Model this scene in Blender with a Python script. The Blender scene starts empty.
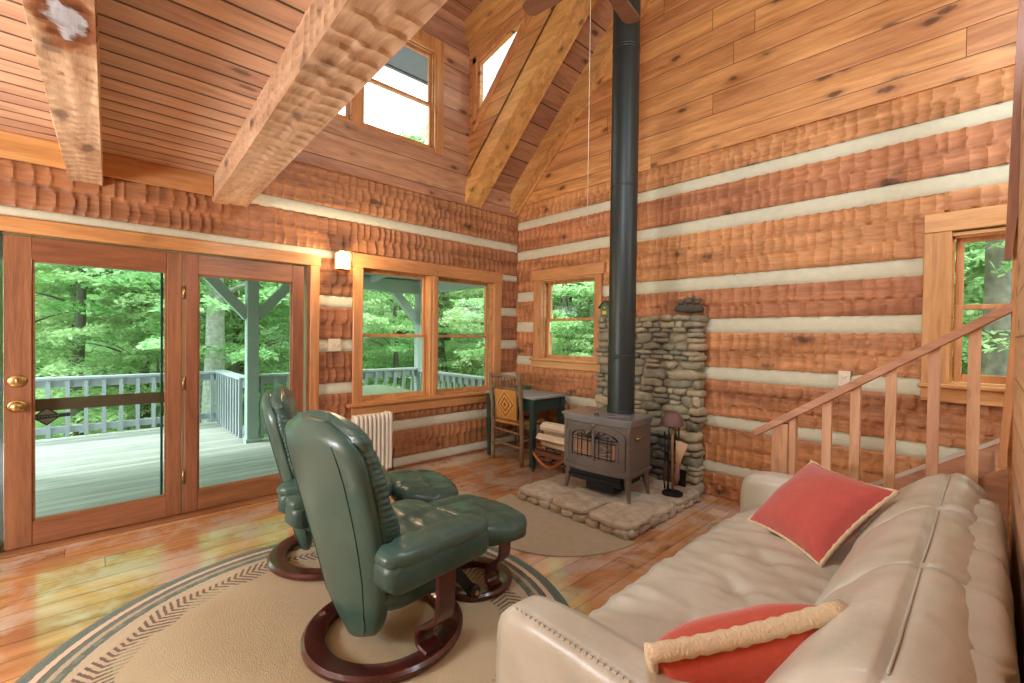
import bpy, bmesh, math, random
from mathutils import Vector, Matrix, noise
PI = math.pi
random.seed(7)
SC = bpy.context.scene
COL = SC.collection
def V(*a): return Vector(a)

# ------------------------------------------------------------------ mesh helper
class MB:
    def __init__(s):
        s.v = []; s.f = []
    def quadgrid(s, P, nu, nv, flip=False, closeu=False):
        """P(i,j) -> point for i in 0..nu-1, j in 0..nv-1"""
        b = len(s.v)
        for i in range(nu):
            for j in range(nv): s.v.append(tuple(P(i, j)))
        for i in range(nu if closeu else nu-1):
            for j in range(nv-1):
                a = b+i*nv+j; c = b+((i+1) % nu)*nv+j
                q = (a, c, c+1, a+1)
                s.f.append(q[::-1] if flip else q)
        return b
    def poly(s, pts):
        b = len(s.v); s.v += [tuple(p) for p in pts]; s.f.append(tuple(range(b, b+len(pts))))
    def box(s, c, d, rot=None, bev=0.0):
        """box at centre c, full size d; a small chamfer when bev > 0"""
        x, y, z = d[0]/2, d[1]/2, d[2]/2
        M = rot.to_3x3() if rot is not None else Matrix.Identity(3)
        c = Vector(c); b = len(s.v)
        if bev <= 0:
            pts = [(sx*x, sy*y, sz*z) for sx in (-1, 1) for sy in (-1, 1) for sz in (-1, 1)]
            s.v += [tuple(c+M@Vector(p)) for p in pts]
            for q in ((0,1,3,2),(4,6,7,5),(0,4,5,1),(2,3,7,6),(0,2,6,4),(1,5,7,3)): s.f.append(tuple(b+k for k in q))
            return
        e = min(bev, x*.9, y*.9, z*.9); idx = {}
        for sx in (-1,1):
            for sy in (-1,1):
                for sz in (-1,1):
                    for ax in range(3):
                        p = [sx*(x-e), sy*(y-e), sz*(z-e)]; p[ax] = (sx*x, sy*y, sz*z)[ax]
                        idx[(sx,sy,sz,ax)] = len(s.v); s.v.append(tuple(c+M@Vector(p)))
        I = idx
        def F(*k): s.f.append(tuple(I[q] for q in k))
        for sg in (-1,1):
            qs = [(-1,-1),(1,-1),(1,1),(-1,1)]
            F(*[(sg,a,b2,0) for a,b2 in (qs if sg>0 else qs[::-1])])
            F(*[(a,sg,b2,1) for a,b2 in (qs[::-1] if sg>0 else qs)])
            F(*[(a,b2,sg,2) for a,b2 in (qs if sg>0 else qs[::-1])])
        for a in (-1,1):
            for b2 in (-1,1):
                for (m,n,ax) in ((0,1,2),(0,2,1),(1,2,0)):
                    k0=[0,0,0]; k1=[0,0,0]; k0[m]=k1[m]=a; k0[n]=k1[n]=b2; k0[ax]=-1; k1[ax]=1
                    F((*k0,m),(*k1,m),(*k1,n),(*k0,n))
        for sx in (-1,1):
            for sy in (-1,1):
                for sz in (-1,1): F((sx,sy,sz,0),(sx,sy,sz,1),(sx,sy,sz,2))
    def b2(s, lo, hi, bev=0.0):
        s.box([(a+b)/2 for a,b in zip(lo,hi)], [abs(b-a) for a,b in zip(lo,hi)], None, bev)
    def bar(s, p0, p1, w, h, up=(0,0,1), bev=0.0):
        p0, p1 = Vector(p0), Vector(p1); d = p1-p0; L = d.length; d.normalize()
        up = Vector(up); x = d.cross(up)
        if x.length < 1e-4: x = d.cross(Vector((1,0,0)))
        x.normalize(); u = x.cross(d)
        R = Matrix((x, d, u)).transposed()
        s.box((p0+p1)/2, (w, L, h), R, bev)
    def tube(s, pts, r, n=10, cap=True, flat=1.0, up=None):
        pts = [Vector(p) for p in pts]; R = r if isinstance(r, (list, tuple)) else [r]*len(pts)
        b = len(s.v); prev = None
        for i, p in enumerate(pts):
            t = (pts[min(i+1,len(pts)-1)]-pts[max(i-1,0)]).normalized()
            if prev is None:
                a = Vector(up) if up else (Vector((0,0,1)) if abs(t.z) < .9 else Vector((1,0,0)))
            else: a = prev
            x = (a-t*a.dot(t)).normalized(); prev = x; y = t.cross(x)
            for k in range(n):
                an = 2*PI*k/n
                s.v.append(tuple(p+x*(R[i]*math.cos(an))+y*(R[i]*flat*math.sin(an))))
        for i in range(len(pts)-1):
            for k in range(n):
                a = b+i*n+k; c = b+i*n+(k+1) % n
                s.f.append((a, c, c+n, a+n))
        if cap:
            s.f.append(tuple(b+k for k in range(n))[::-1]); s.f.append(tuple(b+(len(pts)-1)*n+k for k in range(n)))
    def strap(s, pts, w, th, wdir):
        """flat strip of width w (along wdir) and thickness th swept along pts"""
        pts = [Vector(p) for p in pts]; wd = Vector(wdir).normalized(); b = len(s.v)
        for i, p in enumerate(pts):
            t = (pts[min(i+1,len(pts)-1)]-pts[max(i-1,0)]).normalized()
            nn = t.cross(wd).normalized()
            e = min(th*.3, w*.2)
            for (a, c) in ((-w/2+e,-th/2),(w/2-e,-th/2),(w/2,-th/2+e),(w/2,th/2-e),(w/2-e,th/2),(-w/2+e,th/2),(-w/2,th/2-e),(-w/2,-th/2+e)):
                s.v.append(tuple(p+wd*a+nn*c))
        n = 8
        for i in range(len(pts)-1):
            for k in range(n):
                a = b+i*n+k; c = b+i*n+(k+1) % n
                s.f.append((a, c, c+n, a+n))
        s.f.append(tuple(b+k for k in range(n))[::-1]); s.f.append(tuple(b+(len(pts)-1)*n+k for k in range(n)))
    def lathe(s, prof, c=(0,0,0), n=32, axis=None):
        """prof: list of (r, z); revolved about z through c"""
        c = Vector(c); b = len(s.v); m = len(prof)
        for i in range(n):
            an = 2*PI*i/n
            for r, z in prof: s.v.append(tuple(c+Vector((r*math.cos(an), r*math.sin(an), z))))
        for i in range(n):
            for j in range(m-1):
                a = b+i*m+j; d = b+((i+1) % n)*m+j
                s.f.append((a, d, d+1, a+1))
        return b
    def ring(s, prof, c=(0,0,0), n=48):
        """closed profile revolved about z"""
        s.lathe(prof+[prof[0]], c, n)
    def prism(s, poly, d, origin=(0,0,0), ex=(1,0,0), ey=(0,0,1)):
        """2-D polygon (a,b) -> origin + a*ex + b*ey, extruded by vector d"""
        o, ex, ey, d = Vector(origin), Vector(ex), Vector(ey), Vector(d)
        A = [o+ex*a+ey*b for a, b in poly]; n = len(A); b = len(s.v)
        s.v += [tuple(p) for p in A]+[tuple(p+d) for p in A]
        s.f.append(tuple(b+k for k in range(n))); s.f.append(tuple(b+n+k for k in range(n))[::-1])
        for k in range(n): s.f.append((b+k, b+n+k, b+n+(k+1) % n, b+(k+1) % n))
    def pillow(s, c, d, n=(14,14,8), e=3.5, rot=None, disp=None, shape=None):
        """rounded, puffed block: superellipsoid over a subdivided cube. d = full size. shape(p in -1..1) -> p; disp(p, normal) -> offset along the normal"""
        M = rot.to_3x3() if rot is not None else Matrix.Identity(3)
        c = Vector(c); h = Vector((d[0]/2, d[1]/2, d[2]/2)); key = {}
        def add(p):
            k = (round(p[0],5), round(p[1],5), round(p[2],5))
            if k in key: return key[k]
            q = Vector(p); m = max(abs(q.x), abs(q.y), abs(q.z))
            l = (abs(q.x)**e+abs(q.y)**e+abs(q.z)**e)**(1/e)
            q = q*(m/l)
            nn = Vector((math.copysign(abs(q.x)**(e-1), q.x)/h.x, math.copysign(abs(q.y)**(e-1), q.y)/h.y, math.copysign(abs(q.z)**(e-1), q.z)/h.z))
            nn.normalize()
            if shape: q = Vector(shape(q))
            w = Vector((q.x*h.x, q.y*h.y, q.z*h.z))
            if disp: w = w+nn*disp(w, nn)
            key[k] = len(s.v); s.v.append(tuple(c+M@w)); return key[k]
        def side(ax, sg):
            a, b = [(1,2),(2,0),(0,1)][ax]
            na, nb = n[a], n[b]
            g = []
            for i in range(na+1):
                row = []
                for j in range(nb+1):
                    p = [0,0,0]; p[ax] = sg; p[a] = -1+2*i/na; p[b] = -1+2*j/nb
                    row.append(add(p))
                g.append(row)
            for i in range(na):
                for j in range(nb):
                    q = (g[i][j], g[i+1][j], g[i+1][j+1], g[i][j+1])
                    s.f.append(q if sg > 0 else q[::-1])
        for ax in range(3):
            for sg in (-1, 1): side(ax, sg)
    def build(s, name, mat, parent=None, smooth=False, loc=None):
        me = bpy.data.meshes.new(name); me.from_pydata(s.v, [], s.f); me.update()
        if mat: me.materials.append(mat)
        if smooth is True:
            for p in me.polygons: p.use_smooth = True
        elif smooth:
            for p in me.polygons: p.use_smooth = True
            try: me.set_sharp_from_angle(angle=math.radians(smooth))
            except Exception: pass
        o = bpy.data.objects.new(name, me); COL.objects.link(o)
        if parent: o.parent = parent
        if loc: o.location = loc
        return o

def tag(o, label=None, cat=None, group=None, kind=None):
    if label: o['label'] = label
    if cat: o['category'] = cat
    if group: o['group'] = group
    if kind: o['kind'] = kind
    return o
def empty(name, loc=(0,0,0), rz=0.0, label=None, cat=None, group=None, kind=None):
    o = bpy.data.objects.new(name, None); COL.objects.link(o); o.empty_display_size = .1
    o.location = loc; o.rotation_euler = (0,0,rz)
    return tag(o, label, cat, group, kind)
def copy_tree(o, parent=None):
    c = o.copy(); COL.objects.link(c)
    if parent: c.parent = parent
    for ch in [x for x in SC.objects if x.parent == o]: copy_tree(ch, c)
    return c
def RZ(a): return Matrix.Rotation(a, 3, 'Z')
def RX(a): return Matrix.Rotation(a, 3, 'X')
def RY(a): return Matrix.Rotation(a, 3, 'Y')
def lerp(a, b, t): return a+(b-a)*t
def interp(tab, x):
    if x <= tab[0][0]: return tab[0][1]
    for (a, p), (b, q) in zip(tab, tab[1:]):
        if x <= b:
            t = (x-a)/(b-a); t = t*t*(3-2*t) if False else t
            return p+(q-p)*t
    return tab[-1][1]

# ------------------------------------------------------------------ materials
def lin(c):
    return tuple(((x/255)/12.92 if x/255 <= .04045 else ((x/255+.055)/1.055)**2.4) for x in c)+(1,)
class NT:
    def __init__(s, name):
        s.m = bpy.data.materials.new(name); s.m.use_nodes = True
        s.t = s.m.node_tree; s.t.nodes.clear()
        s.out = s.n('ShaderNodeOutputMaterial')
    def n(s, ty, **k):
        nd = s.t.nodes.new(ty)
        for a, b in k.items():
            if a == 'inp':
                for i, v in b.items():
                    if isinstance(v, bpy.types.NodeSocket): s.t.links.new(v, nd.inputs[i])
                    else: nd.inputs[i].default_value = v
            else: setattr(nd, a, b)
        return nd
    def math(s, op, a, b=None, c=None, clamp=False):
        nd = s.n('ShaderNodeMath', operation=op, use_clamp=clamp)
        for i, v in enumerate((a, b, c)):
            if v is None: continue
            if isinstance(v, bpy.types.NodeSocket): s.t.links.new(v, nd.inputs[i])
            else: nd.inputs[i].default_value = v
        return nd.outputs[0]
    def vmul(s, v, sc):
        return s.n('ShaderNodeVectorMath', operation='MULTIPLY', inp={0: v, 1: sc}).outputs[0]
    def vadd(s, v, w):
        return s.n('ShaderNodeVectorMath', operation='ADD', inp={0: v, 1: w}).outputs[0]
    def ramp(s, fac, stops, interp='LINEAR'):
        nd = s.n('ShaderNodeValToRGB', inp={0: fac}); cr = nd.color_ramp; cr.interpolation = interp
        while len(cr.elements) > 1: cr.elements.remove(cr.elements[-1])
        for i, (p, c) in enumerate(stops):
            e = cr.elements[0] if i == 0 else cr.elements.new(p)
            e.position = p; e.color = c if len(c) == 4 else lin(c)
        return nd.outputs[0]
    def mix(s, f, a, b, blend='MIX'):
        nd = s.n('ShaderNodeMix', data_type='RGBA', blend_type=blend)
        for i, v in ((0, f), (6, a), (7, b)):
            if isinstance(v, bpy.types.NodeSocket): s.t.links.new(v, nd.inputs[i])
            else: nd.inputs[i].default_value = v
        return nd.outputs[2]
    def noise(s, vec, scale, detail=3, rough=.5, dist=0.0):
        return s.n('ShaderNodeTexNoise', inp={'Vector': vec, 'Scale': scale, 'Detail': detail, 'Roughness': rough, 'Distortion': dist}).outputs[0]
    def obj(s): return s.n('ShaderNodeTexCoord').outputs['Object']
    def bump(s, h, strength=.3, dist=.01):
        return s.n('ShaderNodeBump', inp={'Strength': strength, 'Distance': dist, 'Height': h}).outputs[0]
    def pbsdf(s, color, rough=.6, normal=None, **k):
        nd = s.n('ShaderNodeBsdfPrincipled')
        for i, v in [('Base Color', color), ('Roughness', rough)]+list(k.items()):
            if v is None: continue
            if isinstance(v, bpy.types.NodeSocket): s.t.links.new(v, nd.inputs[i])
            else: nd.inputs[i].default_value = v
        if normal: s.t.links.new(normal, nd.inputs['Normal'])
        s.t.links.new(nd.outputs[0], s.out.inputs[0])
        return nd

def plain(name, c, rough=.5, metal=0.0, nz=0.0, bump=0.0, bscale=40, **k):
    t = NT(name); col = lin(c)
    if nz or bump:
        co = t.obj(); n = t.noise(co, bscale, 4)
        if nz:
            a = tuple(max(0, x*(1-nz)) for x in col[:3])+(1,); b = tuple(min(1, x*(1+nz)) for x in col[:3])+(1,)
            col = t.mix(t.noise(co, bscale*.3, 4), a, b)
        t.pbsdf(col, rough, t.bump(n, bump, .01) if bump else None, Metallic=metal, **k)
    else: t.pbsdf(col, rough, None, Metallic=metal, **k)
    return t.m

def wood(name, c_lo, c_hi, grain='X', plank=None, perp='Z', rough=.5, knots=1.0, seam=.5, vary=.25, coat=0.0, seamw=.02, joint=0.0, bumpk=.25, kscale=1.0, wear_sheen=None, checks=0.0):
    """pine: stretched noise grain, elliptical knots; plank = board width, perp = axis across the boards"""
    t = NT(name); co = t.obj()
    ax = 'XYZ'.index(grain); pa = 'XYZ'.index(perp)
    sep = t.n('ShaderNodeSeparateXYZ', inp={0: co}).outputs
    seamf = None
    if plank:
        q = t.math('DIVIDE', sep[pa], plank); idx = t.math('FLOOR', q); fr = t.math('SUBTRACT', q, idx)
        rn = t.n('ShaderNodeTexWhiteNoise', noise_dimensions='1D', inp={'W': idx}).outputs[0]
        d = t.math('MINIMUM', fr, t.math('SUBTRACT', 1.0, fr))
        seamf = t.math('LESS_THAN', d, seamw)
        seams = t.n('ShaderNodeMapRange', interpolation_type='SMOOTHSTEP', inp={0: d, 1: 0.0, 2: seamw*2.2, 3: 0.0, 4: 1.0}).outputs[0]
        off = [0, 0, 0]
        sh = t.n('ShaderNodeCombineXYZ', inp={ax: t.math('MULTIPLY', rn, 37.0)}).outputs[0]
        if joint:
            # butt joints: board lengths shifted per board
            g = t.math('DIVIDE', t.math('ADD', sep[ax], t.math('MULTIPLY', rn, joint*3)), joint)
            gi = t.math('FLOOR', g); gf = t.math('SUBTRACT', g, gi)
            gd = t.math('MINIMUM', gf, t.math('SUBTRACT', 1.0, gf))
            jf = t.math('LESS_THAN', gd, .0009)
            seamf = t.math('MAXIMUM', seamf, jf)
            rn = t.n('ShaderNodeTexWhiteNoise', noise_dimensions='2D', inp={'Vector': t.n('ShaderNodeCombineXYZ', inp={0: idx, 1: gi}).outputs[0]}).outputs[0]
            sh = t.n('ShaderNodeCombineXYZ', inp={ax: t.math('MULTIPLY', rn, 37.0)}).outputs[0]
        co2 = t.vadd(co, sh)
    else:
        rn = t.n('ShaderNodeObjectInfo').outputs['Random']
        sh = t.n('ShaderNodeCombineXYZ', inp={0: t.math('MULTIPLY', rn, 19.0), 1: t.math('MULTIPLY', rn, 31.0)}).outputs[0]
        co2 = t.vadd(co, sh)
    st = [1.0, 1.0, 1.0]; st[ax] = .10
    gv = t.vmul(co2, tuple(st))
    n1 = t.noise(gv, 9, 5, .6, .9); n2 = t.noise(gv, 55, 3, .6)
    f = t.math('ADD', t.math('MULTIPLY', n1, .7), t.math('MULTIPLY', n2, .3))
    col = t.ramp(f, [(.33, c_lo), (.62, c_hi)])
    # per board / per piece tone
    v = t.math('ADD', t.math('MULTIPLY', rn, vary), 1.0-vary*.6)
    hs = t.n('ShaderNodeHueSaturation', inp={'Hue': t.math('ADD', .494, t.math('MULTIPLY', rn, .012)), 'Saturation': 1.0, 'Value': v, 'Color': col}).outputs[0]
    col = hs
    if knots:
        st = [1.0, 1.0, 1.0]; st[ax] = .45
        kv = t.vmul(co2, tuple(st))
        kv = t.vadd(kv, t.vmul(t.n('ShaderNodeTexNoise', inp={'Vector': co2, 'Scale': 14.0}).outputs[1], (.035, .035, .035)))
        vo = t.n('ShaderNodeTexVoronoi', inp={'Vector': kv, 'Scale': 5.6*kscale, 'Randomness': 1.0}).outputs
        kd = vo[0]
        kf = t.ramp(kd, [(0.0, (1,1,1,1)), (.10, (.85,.85,.85,1)), (.14, (.3,.3,.3,1)), (.26, (0,0,0,1))])
        col = t.mix(t.math('MULTIPLY', kf, .85*knots), col, lin((62, 34, 20)))
    if checks:
        st = [1.0, 1.0, 1.0]; st[ax] = .012
        cn = t.noise(t.vmul(co2, tuple(st)), 10, 1, .4, .1)
        cf = t.math('MULTIPLY', t.math('LESS_THAN', t.math('ABSOLUTE', t.math('SUBTRACT', cn, .5)), .006), t.math('GREATER_THAN', t.noise(co2, 1.1, 2), .5))
        col = t.mix(t.math('MULTIPLY', cf, checks), col, lin((58,32,20)))
    if wear_sheen:
        wn = t.noise(co, wear_sheen[0], 6, .65, .5)
        wf = t.ramp(wn, [(wear_sheen[1], (0,0,0,1)), (wear_sheen[1]+.12, (1,1,1,1))])
        col = t.mix(t.math('MULTIPLY', wf, wear_sheen[3]), col, lin(wear_sheen[2]))
    h = n2
    if seamf is not None:
        col = t.mix(t.math('MULTIPLY', seamf, seam), col, lin((52, 28, 16)))
        h = t.math('ADD', t.math('MULTIPLY', n2, .12), seams)
    k = {'Coat Weight': coat, 'Coat Roughness': .18} if coat else {}
    if coat >= 1: k = {'Coat Weight': 1.0, 'Coat Roughness': .13, 'Coat IOR': 1.9}
    t.pbsdf(col, rough, t.bump(h, bumpk, .01), **k)
    return t.m

def leather(name, c, c2, rough=.38, fine=160, b=.18, sheen=0):
    t = NT(name); co = t.obj()
    n = t.noise(co, 3.5, 4, .6); col = t.mix(t.ramp(n, [(.35,(0,0,0,1)),(.7,(1,1,1,1))]), lin(c), lin(c2))
    v = t.n('ShaderNodeTexVoronoi', inp={'Vector': co, 'Scale': float(fine)}).outputs[0]
    w = t.noise(co, 22, 5, .65, .6)
    h = t.math('ADD', t.math('MULTIPLY', v, .08), t.math('MULTIPLY', w, 1.2))
    t.pbsdf(col, t.math('ADD', t.math('MULTIPLY', w, .08), rough-.04), t.bump(h, b*1.1, .008))
    return t.m

def glass(name, tint=(.95,.98,.96)):
    t = NT(name)
    tr = t.n('ShaderNodeBsdfTransparent', inp={0: (*tint, 1)})
    gl = t.n('ShaderNodeBsdfGlossy', inp={'Color': (1,1,1,1), 'Roughness': .02})
    fr = t.n('ShaderNodeFresnel', inp={0: 1.35})
    mx = t.n('ShaderNodeMixShader', inp={0: t.math('MULTIPLY', fr.outputs[0], .6), 1: tr.outputs[0], 2: gl.outputs[0]})
    t.t.links.new(mx.outputs[0], t.out.inputs[0]); return t.m

def emit(name, c, s):
    t = NT(name); e = t.n('ShaderNodeEmission', inp={0: lin(c), 1: s}); t.t.links.new(e.outputs[0], t.out.inputs[0]); return t.m

M = {}
# logs: grain along the log
M['log_back'] = wood('log_pine_back', (144,90,52), (216,152,100), 'X', rough=.55, knots=1.0, vary=.24, kscale=.8)
M['log_left'] = wood('log_pine_left_shaded', (118,72,44), (186,126,82), 'Y', rough=.55, knots=1.0, vary=.24, kscale=.8)  # darker than the back logs: shade of the backlit wall put into the colour
M['boards_back'] = wood('gable_boards', (172,112,60), (230,170,108), 'X', plank=.19, perp='Z', rough=.42, seam=.8, vary=.3, joint=2.7, coat=.15, seamw=.016)
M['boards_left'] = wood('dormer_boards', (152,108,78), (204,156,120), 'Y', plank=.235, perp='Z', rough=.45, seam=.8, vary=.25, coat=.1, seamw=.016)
M['boards_cheek'] = wood('cheek_boards', (176,120,68), (226,170,108), 'X', plank=.16, perp='Z', rough=.45, seam=.75, vary=.2, coat=.1)
M['boards_roof'] = wood('roof_boards', (142,98,70), (194,144,108), 'Y', plank=.16, perp='X', rough=.5, seam=.85, vary=.25, seamw=.03)
M['ceiling'] = wood('ceiling_boards', (178,136,108), (226,186,154), 'Y', plank=.142, perp='X', rough=.5, seam=.9, vary=.22, seamw=.05, knots=.8, kscale=1.1, bumpk=.6)
M['beam_x'] = wood('hewn_beam', (180,138,100), (232,198,158), 'X', rough=.6, knots=.8, vary=.06, kscale=.8)
M['rafter'] = wood('hewn_rafter', (178,124,70), (226,172,106), 'X', rough=.6, knots=.8, vary=.08)
M['trim'] = wood('pine_trim', (174,116,64), (218,160,102), 'Z', rough=.42, knots=.4, vary=.12, coat=.15)
M['trim_y'] = wood('pine_trim_long', (174,116,64), (218,160,102), 'Y', rough=.42, knots=.4, vary=.12, coat=.15)
M['trim_x'] = wood('pine_trim_cross', (186,130,74), (226,172,112), 'X', rough=.42, knots=.4, vary=.12, coat=.15)
M['door'] = wood('door_fir', (118,72,45), (158,104,68), 'Z', rough=.4, knots=0, vary=.08, coat=.25)
M['door_y'] = wood('door_fir_rail', (118,72,45), (158,104,68), 'Y', rough=.4, knots=0, vary=.08, coat=.25)
M['floor'] = wood('floor_pine', (156,100,58), (214,156,102), 'Y', plank=.155, perp='X', rough=.24, knots=.7, seam=.6, vary=.3, joint=2.9, coat=1.0, seamw=.016, wear_sheen=(2.3, .46, (208,200,188), .55))  # pale patches: worn finish plus window sheen put into the colour
M['stair'] = wood('stair_pine', (180,128,90), (222,174,134), 'Z', rough=.5, knots=.4, vary=.16)
M['stair_rail'] = wood('rail_pine', (164,112,78), (206,156,118), 'X', rough=.45, knots=.3, vary=.1)
M['plank_right'] = wood('right_wall_boards', (182,134,94), (222,176,134), 'Y', plank=.18, perp='Z', rough=.5, seam=.6)
M['riser'] = plain('pale_riser', (206,194,172), .6, nz=.08)
M['chink'] = plain('chinking', (212,211,184), .9, nz=.10, bump=.35, bscale=60)
M['glass'] = glass('window_glass'); M['glass_door'] = glass('door_glass', (.86,.95,.91))
M['white_metal'] = plain('cream_enamel', (228,222,204), .35)
M['plate'] = plain('ivory_plastic', (222,210,182), .4)
M['brass'] = plain('brass', (190,160,104), .35, 1.0)
M['steel'] = plain('steel', (150,140,128), .35, 1.0)
M['black_iron'] = plain('black_iron', (32,30,30), .5, .4, bump=.1)
M['stove'] = plain('brown_enamel_iron', (110,98,88), .40, .3, nz=.1, bump=.12, bscale=60)
M['stove_top'] = plain('stove_top_sheen', (142,138,138), .24, .4, nz=.08)  # lighter than the body: window reflection put into the colour
M['pipe'] = plain('stovepipe_black', (54,62,60), .42, .5)
M['green_leather'] = leather('green_leather', (60,90,82), (74,104,94), .30, b=.11)
M['green_seam'] = leather('green_leather_piping', (42,72,66), (64,96,88), .38)
M['cream_leather'] = leather('cream_leather', (186,181,162), (208,204,188), .34, b=.16)
M['cherry'] = wood('cherry_wood', (58,22,20), (88,36,30), 'X', rough=.3, knots=0, vary=.1, coat=.5)
M['pillow_rose'] = plain('rose_fabric', (188,82,72), .85, nz=.14, bump=.25, bscale=90, **{'Sheen Weight': .4})
M['pillow_red'] = plain('rust_fabric', (194,70,38), .85, nz=.14, bump=.25, bscale=90, **{'Sheen Weight': .4})
M['braid'] = plain('cream_braid', (226,204,166), .9, nz=.12, bump=.6, bscale=120)
M['desk_green'] = plain('green_paint', (36,66,58), .45, nz=.15, bscale=12)
M['desk_top'] = plain('grey_desk_top', (150,160,160), .35, nz=.18, bscale=14)
M['twig'] = wood('twig_bark', (104,84,58), (152,128,92), 'Z', rough=.7, knots=.2, vary=.2)
M['rush'] = plain('rush_weave', (190,140,82), .8, nz=.25, bump=.5, bscale=70)
M['tan_mat'] = plain('tan_mat', (166,154,130), .9, nz=.14, bump=.25, bscale=60)
M['vent'] = plain('floor_vent_cream', (206,180,150), .5)
M['deck'] = wood('deck_boards', (150,147,144), (186,184,182), 'Y', plank=.14, perp='X', rough=.6, knots=.25, seam=.6, vary=.2, seamw=.03)
M['deck_paint'] = plain('grey_green_paint', (158,174,168), .55, nz=.06, bscale=10)
M['rail_white'] = plain('grey_white_paint', (166,172,180), .5, nz=.05, bscale=10)
M['porch_ceiling'] = wood('porch_ceiling', (216,222,220), (232,236,234), 'Y', plank=.12, perp='X', rough=.6, knots=0, seam=.4)
M['screen_bar'] = plain('screen_door_bar', (112,82,62), .45)
M['fan_blade'] = wood('fan_blade_wood', (120,82,60), (150,106,80), 'Y', rough=.45, knots=0, vary=.05)
M['sand'] = plain('sand', (170,150,120), .9)
M['lampglass'] = emit('sconce_glass', (255,206,150), 6.0)
M['fire_log'] = plain('ceramic_log', (150,110,76), .8, nz=.5, bump=.5, bscale=14)
M['brick_fire'] = plain('firebrick', (150,110,80), .85, nz=.2, bscale=10)
# ------------------------------------------------------------------ hewn timber
def hewn_patch(mb, o, eu, ev, en, lu, lv, rows=2, amp=.011, cw=(.06,.11), du=.010, dv=.016, seed=0, edge=.012, strength=1.0, flip=False, join=False):
    """adze-marked face: grid from o along eu (length lu) and ev (height lv), scalloped along en"""
    rnd = random.Random(seed)
    o, eu, ev, en = Vector(o), Vector(eu), Vector(ev), Vector(en)
    nu = max(3, int(lu/du)+1); nv = max(4, int(lv/dv)+1)
    rh = lv/rows; cells = []
    for r in range(rows):
        b = [-.2]
        while b[-1] < lu+.3: b.append(b[-1]+rnd.uniform(*cw)*rnd.choice((.8,1,1,1.25)))
        cells.append((b, [rnd.uniform(.55, 1.25) for _ in b], [rnd.uniform(-.3,.3)*rh*.5 for _ in b]))
    ptr = [0]*rows; D = [[0.0]*nv for _ in range(nu)]
    import bisect
    for i in range(nu):
        u = lu*i/(nu-1)
        for j in range(nv):
            v = lv*j/(nv-1)
            r = min(rows-1, int(v/rh)); s = v/rh-r
            uu = u+.010*((2*s-1)**2)+.004*noise.noise((u*6+seed, v*9, seed*1.7))
            b, am, sh = cells[r]
            k = max(0, bisect.bisect_right(b, uu)-1); k = min(k, len(b)-2)
            t = (uu-b[k])/(b[k+1]-b[k])
            d = amp*am[k]*(1.2*t**1.5-.65)-amp*.5*math.sin(PI*min(1,max(0,t)))
            d += amp*.8*(.5-s)*am[(k*3+1) % len(am)]
            d *= strength
            d += .004*noise.noise((u*1.3+seed*3.1, v*4, .3))
            e = min(v, lv-v)
            if join: d *= min(1, e/.022)
            elif e < edge: d -= edge*.8*(1-e/edge)**2
            D[i][j] = d
    def P(i, j): return o+eu*(lu*i/(nu-1))+ev*(lv*j/(nv-1))+en*D[i][j]
    mb.quadgrid(P, nu, nv, flip)

def log_seg(name, wall, a, b, z0, z1, parent, seed, mat, rows=None, amp=.0105, strength=1.0):
    h = z1-z0; rows = rows or max(1, round(h/.125)); mb = MB()
    wob = .012
    if wall == 'left':
        hewn_patch(mb, (0,a,z0), (0,1,0), (0,0,1), (1,0,0), b-a, h, rows, amp, seed=seed, strength=strength)
        mb.b2((-.20,a,z0), (-.022,b,z1))
    else:
        hewn_patch(mb, (a,0,z0), (1,0,0), (0,0,1), (0,-1,0), b-a, h, rows, amp, seed=seed, strength=strength)
        mb.b2((a,.022,z0), (b,.20,z1))
    return mb.build('log', mat, parent, smooth=50)

def chink_seg(wall, a, b, z0, z1, parent, seed):
    mb = MB(); n = max(2, int((b-a)/.12))
    def zz(u, top): return (z1 if top else z0)+.007*noise.noise((u*2.1+seed, 5.0 if top else 1.0, seed))
    for top, dz in ((0, 0),):
        def P(i, j):
            u = a+(b-a)*i/n
            prof = [(-.05, z0-.03), (-.016, zz(u,0)+.004), (-.010, z0+.3*(z1-z0)), (-.014, z0+.7*(z1-z0)), (-.02, zz(u,1)-.004), (-.05, z1+.03)][j]
            return (prof[0], u, prof[1]) if wall == 'left' else (u, -prof[0], prof[1])
        mb.quadgrid(P, n+1, 6, flip=(wall != 'left'))
    # solid back so no daylight leaks
    if wall == 'left': mb.b2((-.18,a,z0-.02), (-.055,b,z1+.02))
    else: mb.b2((a,.055,z0-.02), (b,.18,z1+.02))
    return mb.build('chinking', M['chink'], parent, smooth=True)

def cut(iv, holes):
    out = [iv]
    for h0, h1 in holes:
        nx = []
        for a, b in out:
            if h1 <= a or h0 >= b: nx.append((a, b)); continue
            if a < h0: nx.append((a, h0))
            if b > h1: nx.append((h1, b))
        out = nx
    return [(a, b) for a, b in out if b-a > .02]
def fills(z0, z1, openings):
    for y0, y1, a, b in openings:
        if min(z1, b)-max(z0, a) > .03:
            if z1 > b+.02: yield (y0, y1, b, z1)
            if z0 < a-.02: yield (y0, y1, z0, a)

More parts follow.
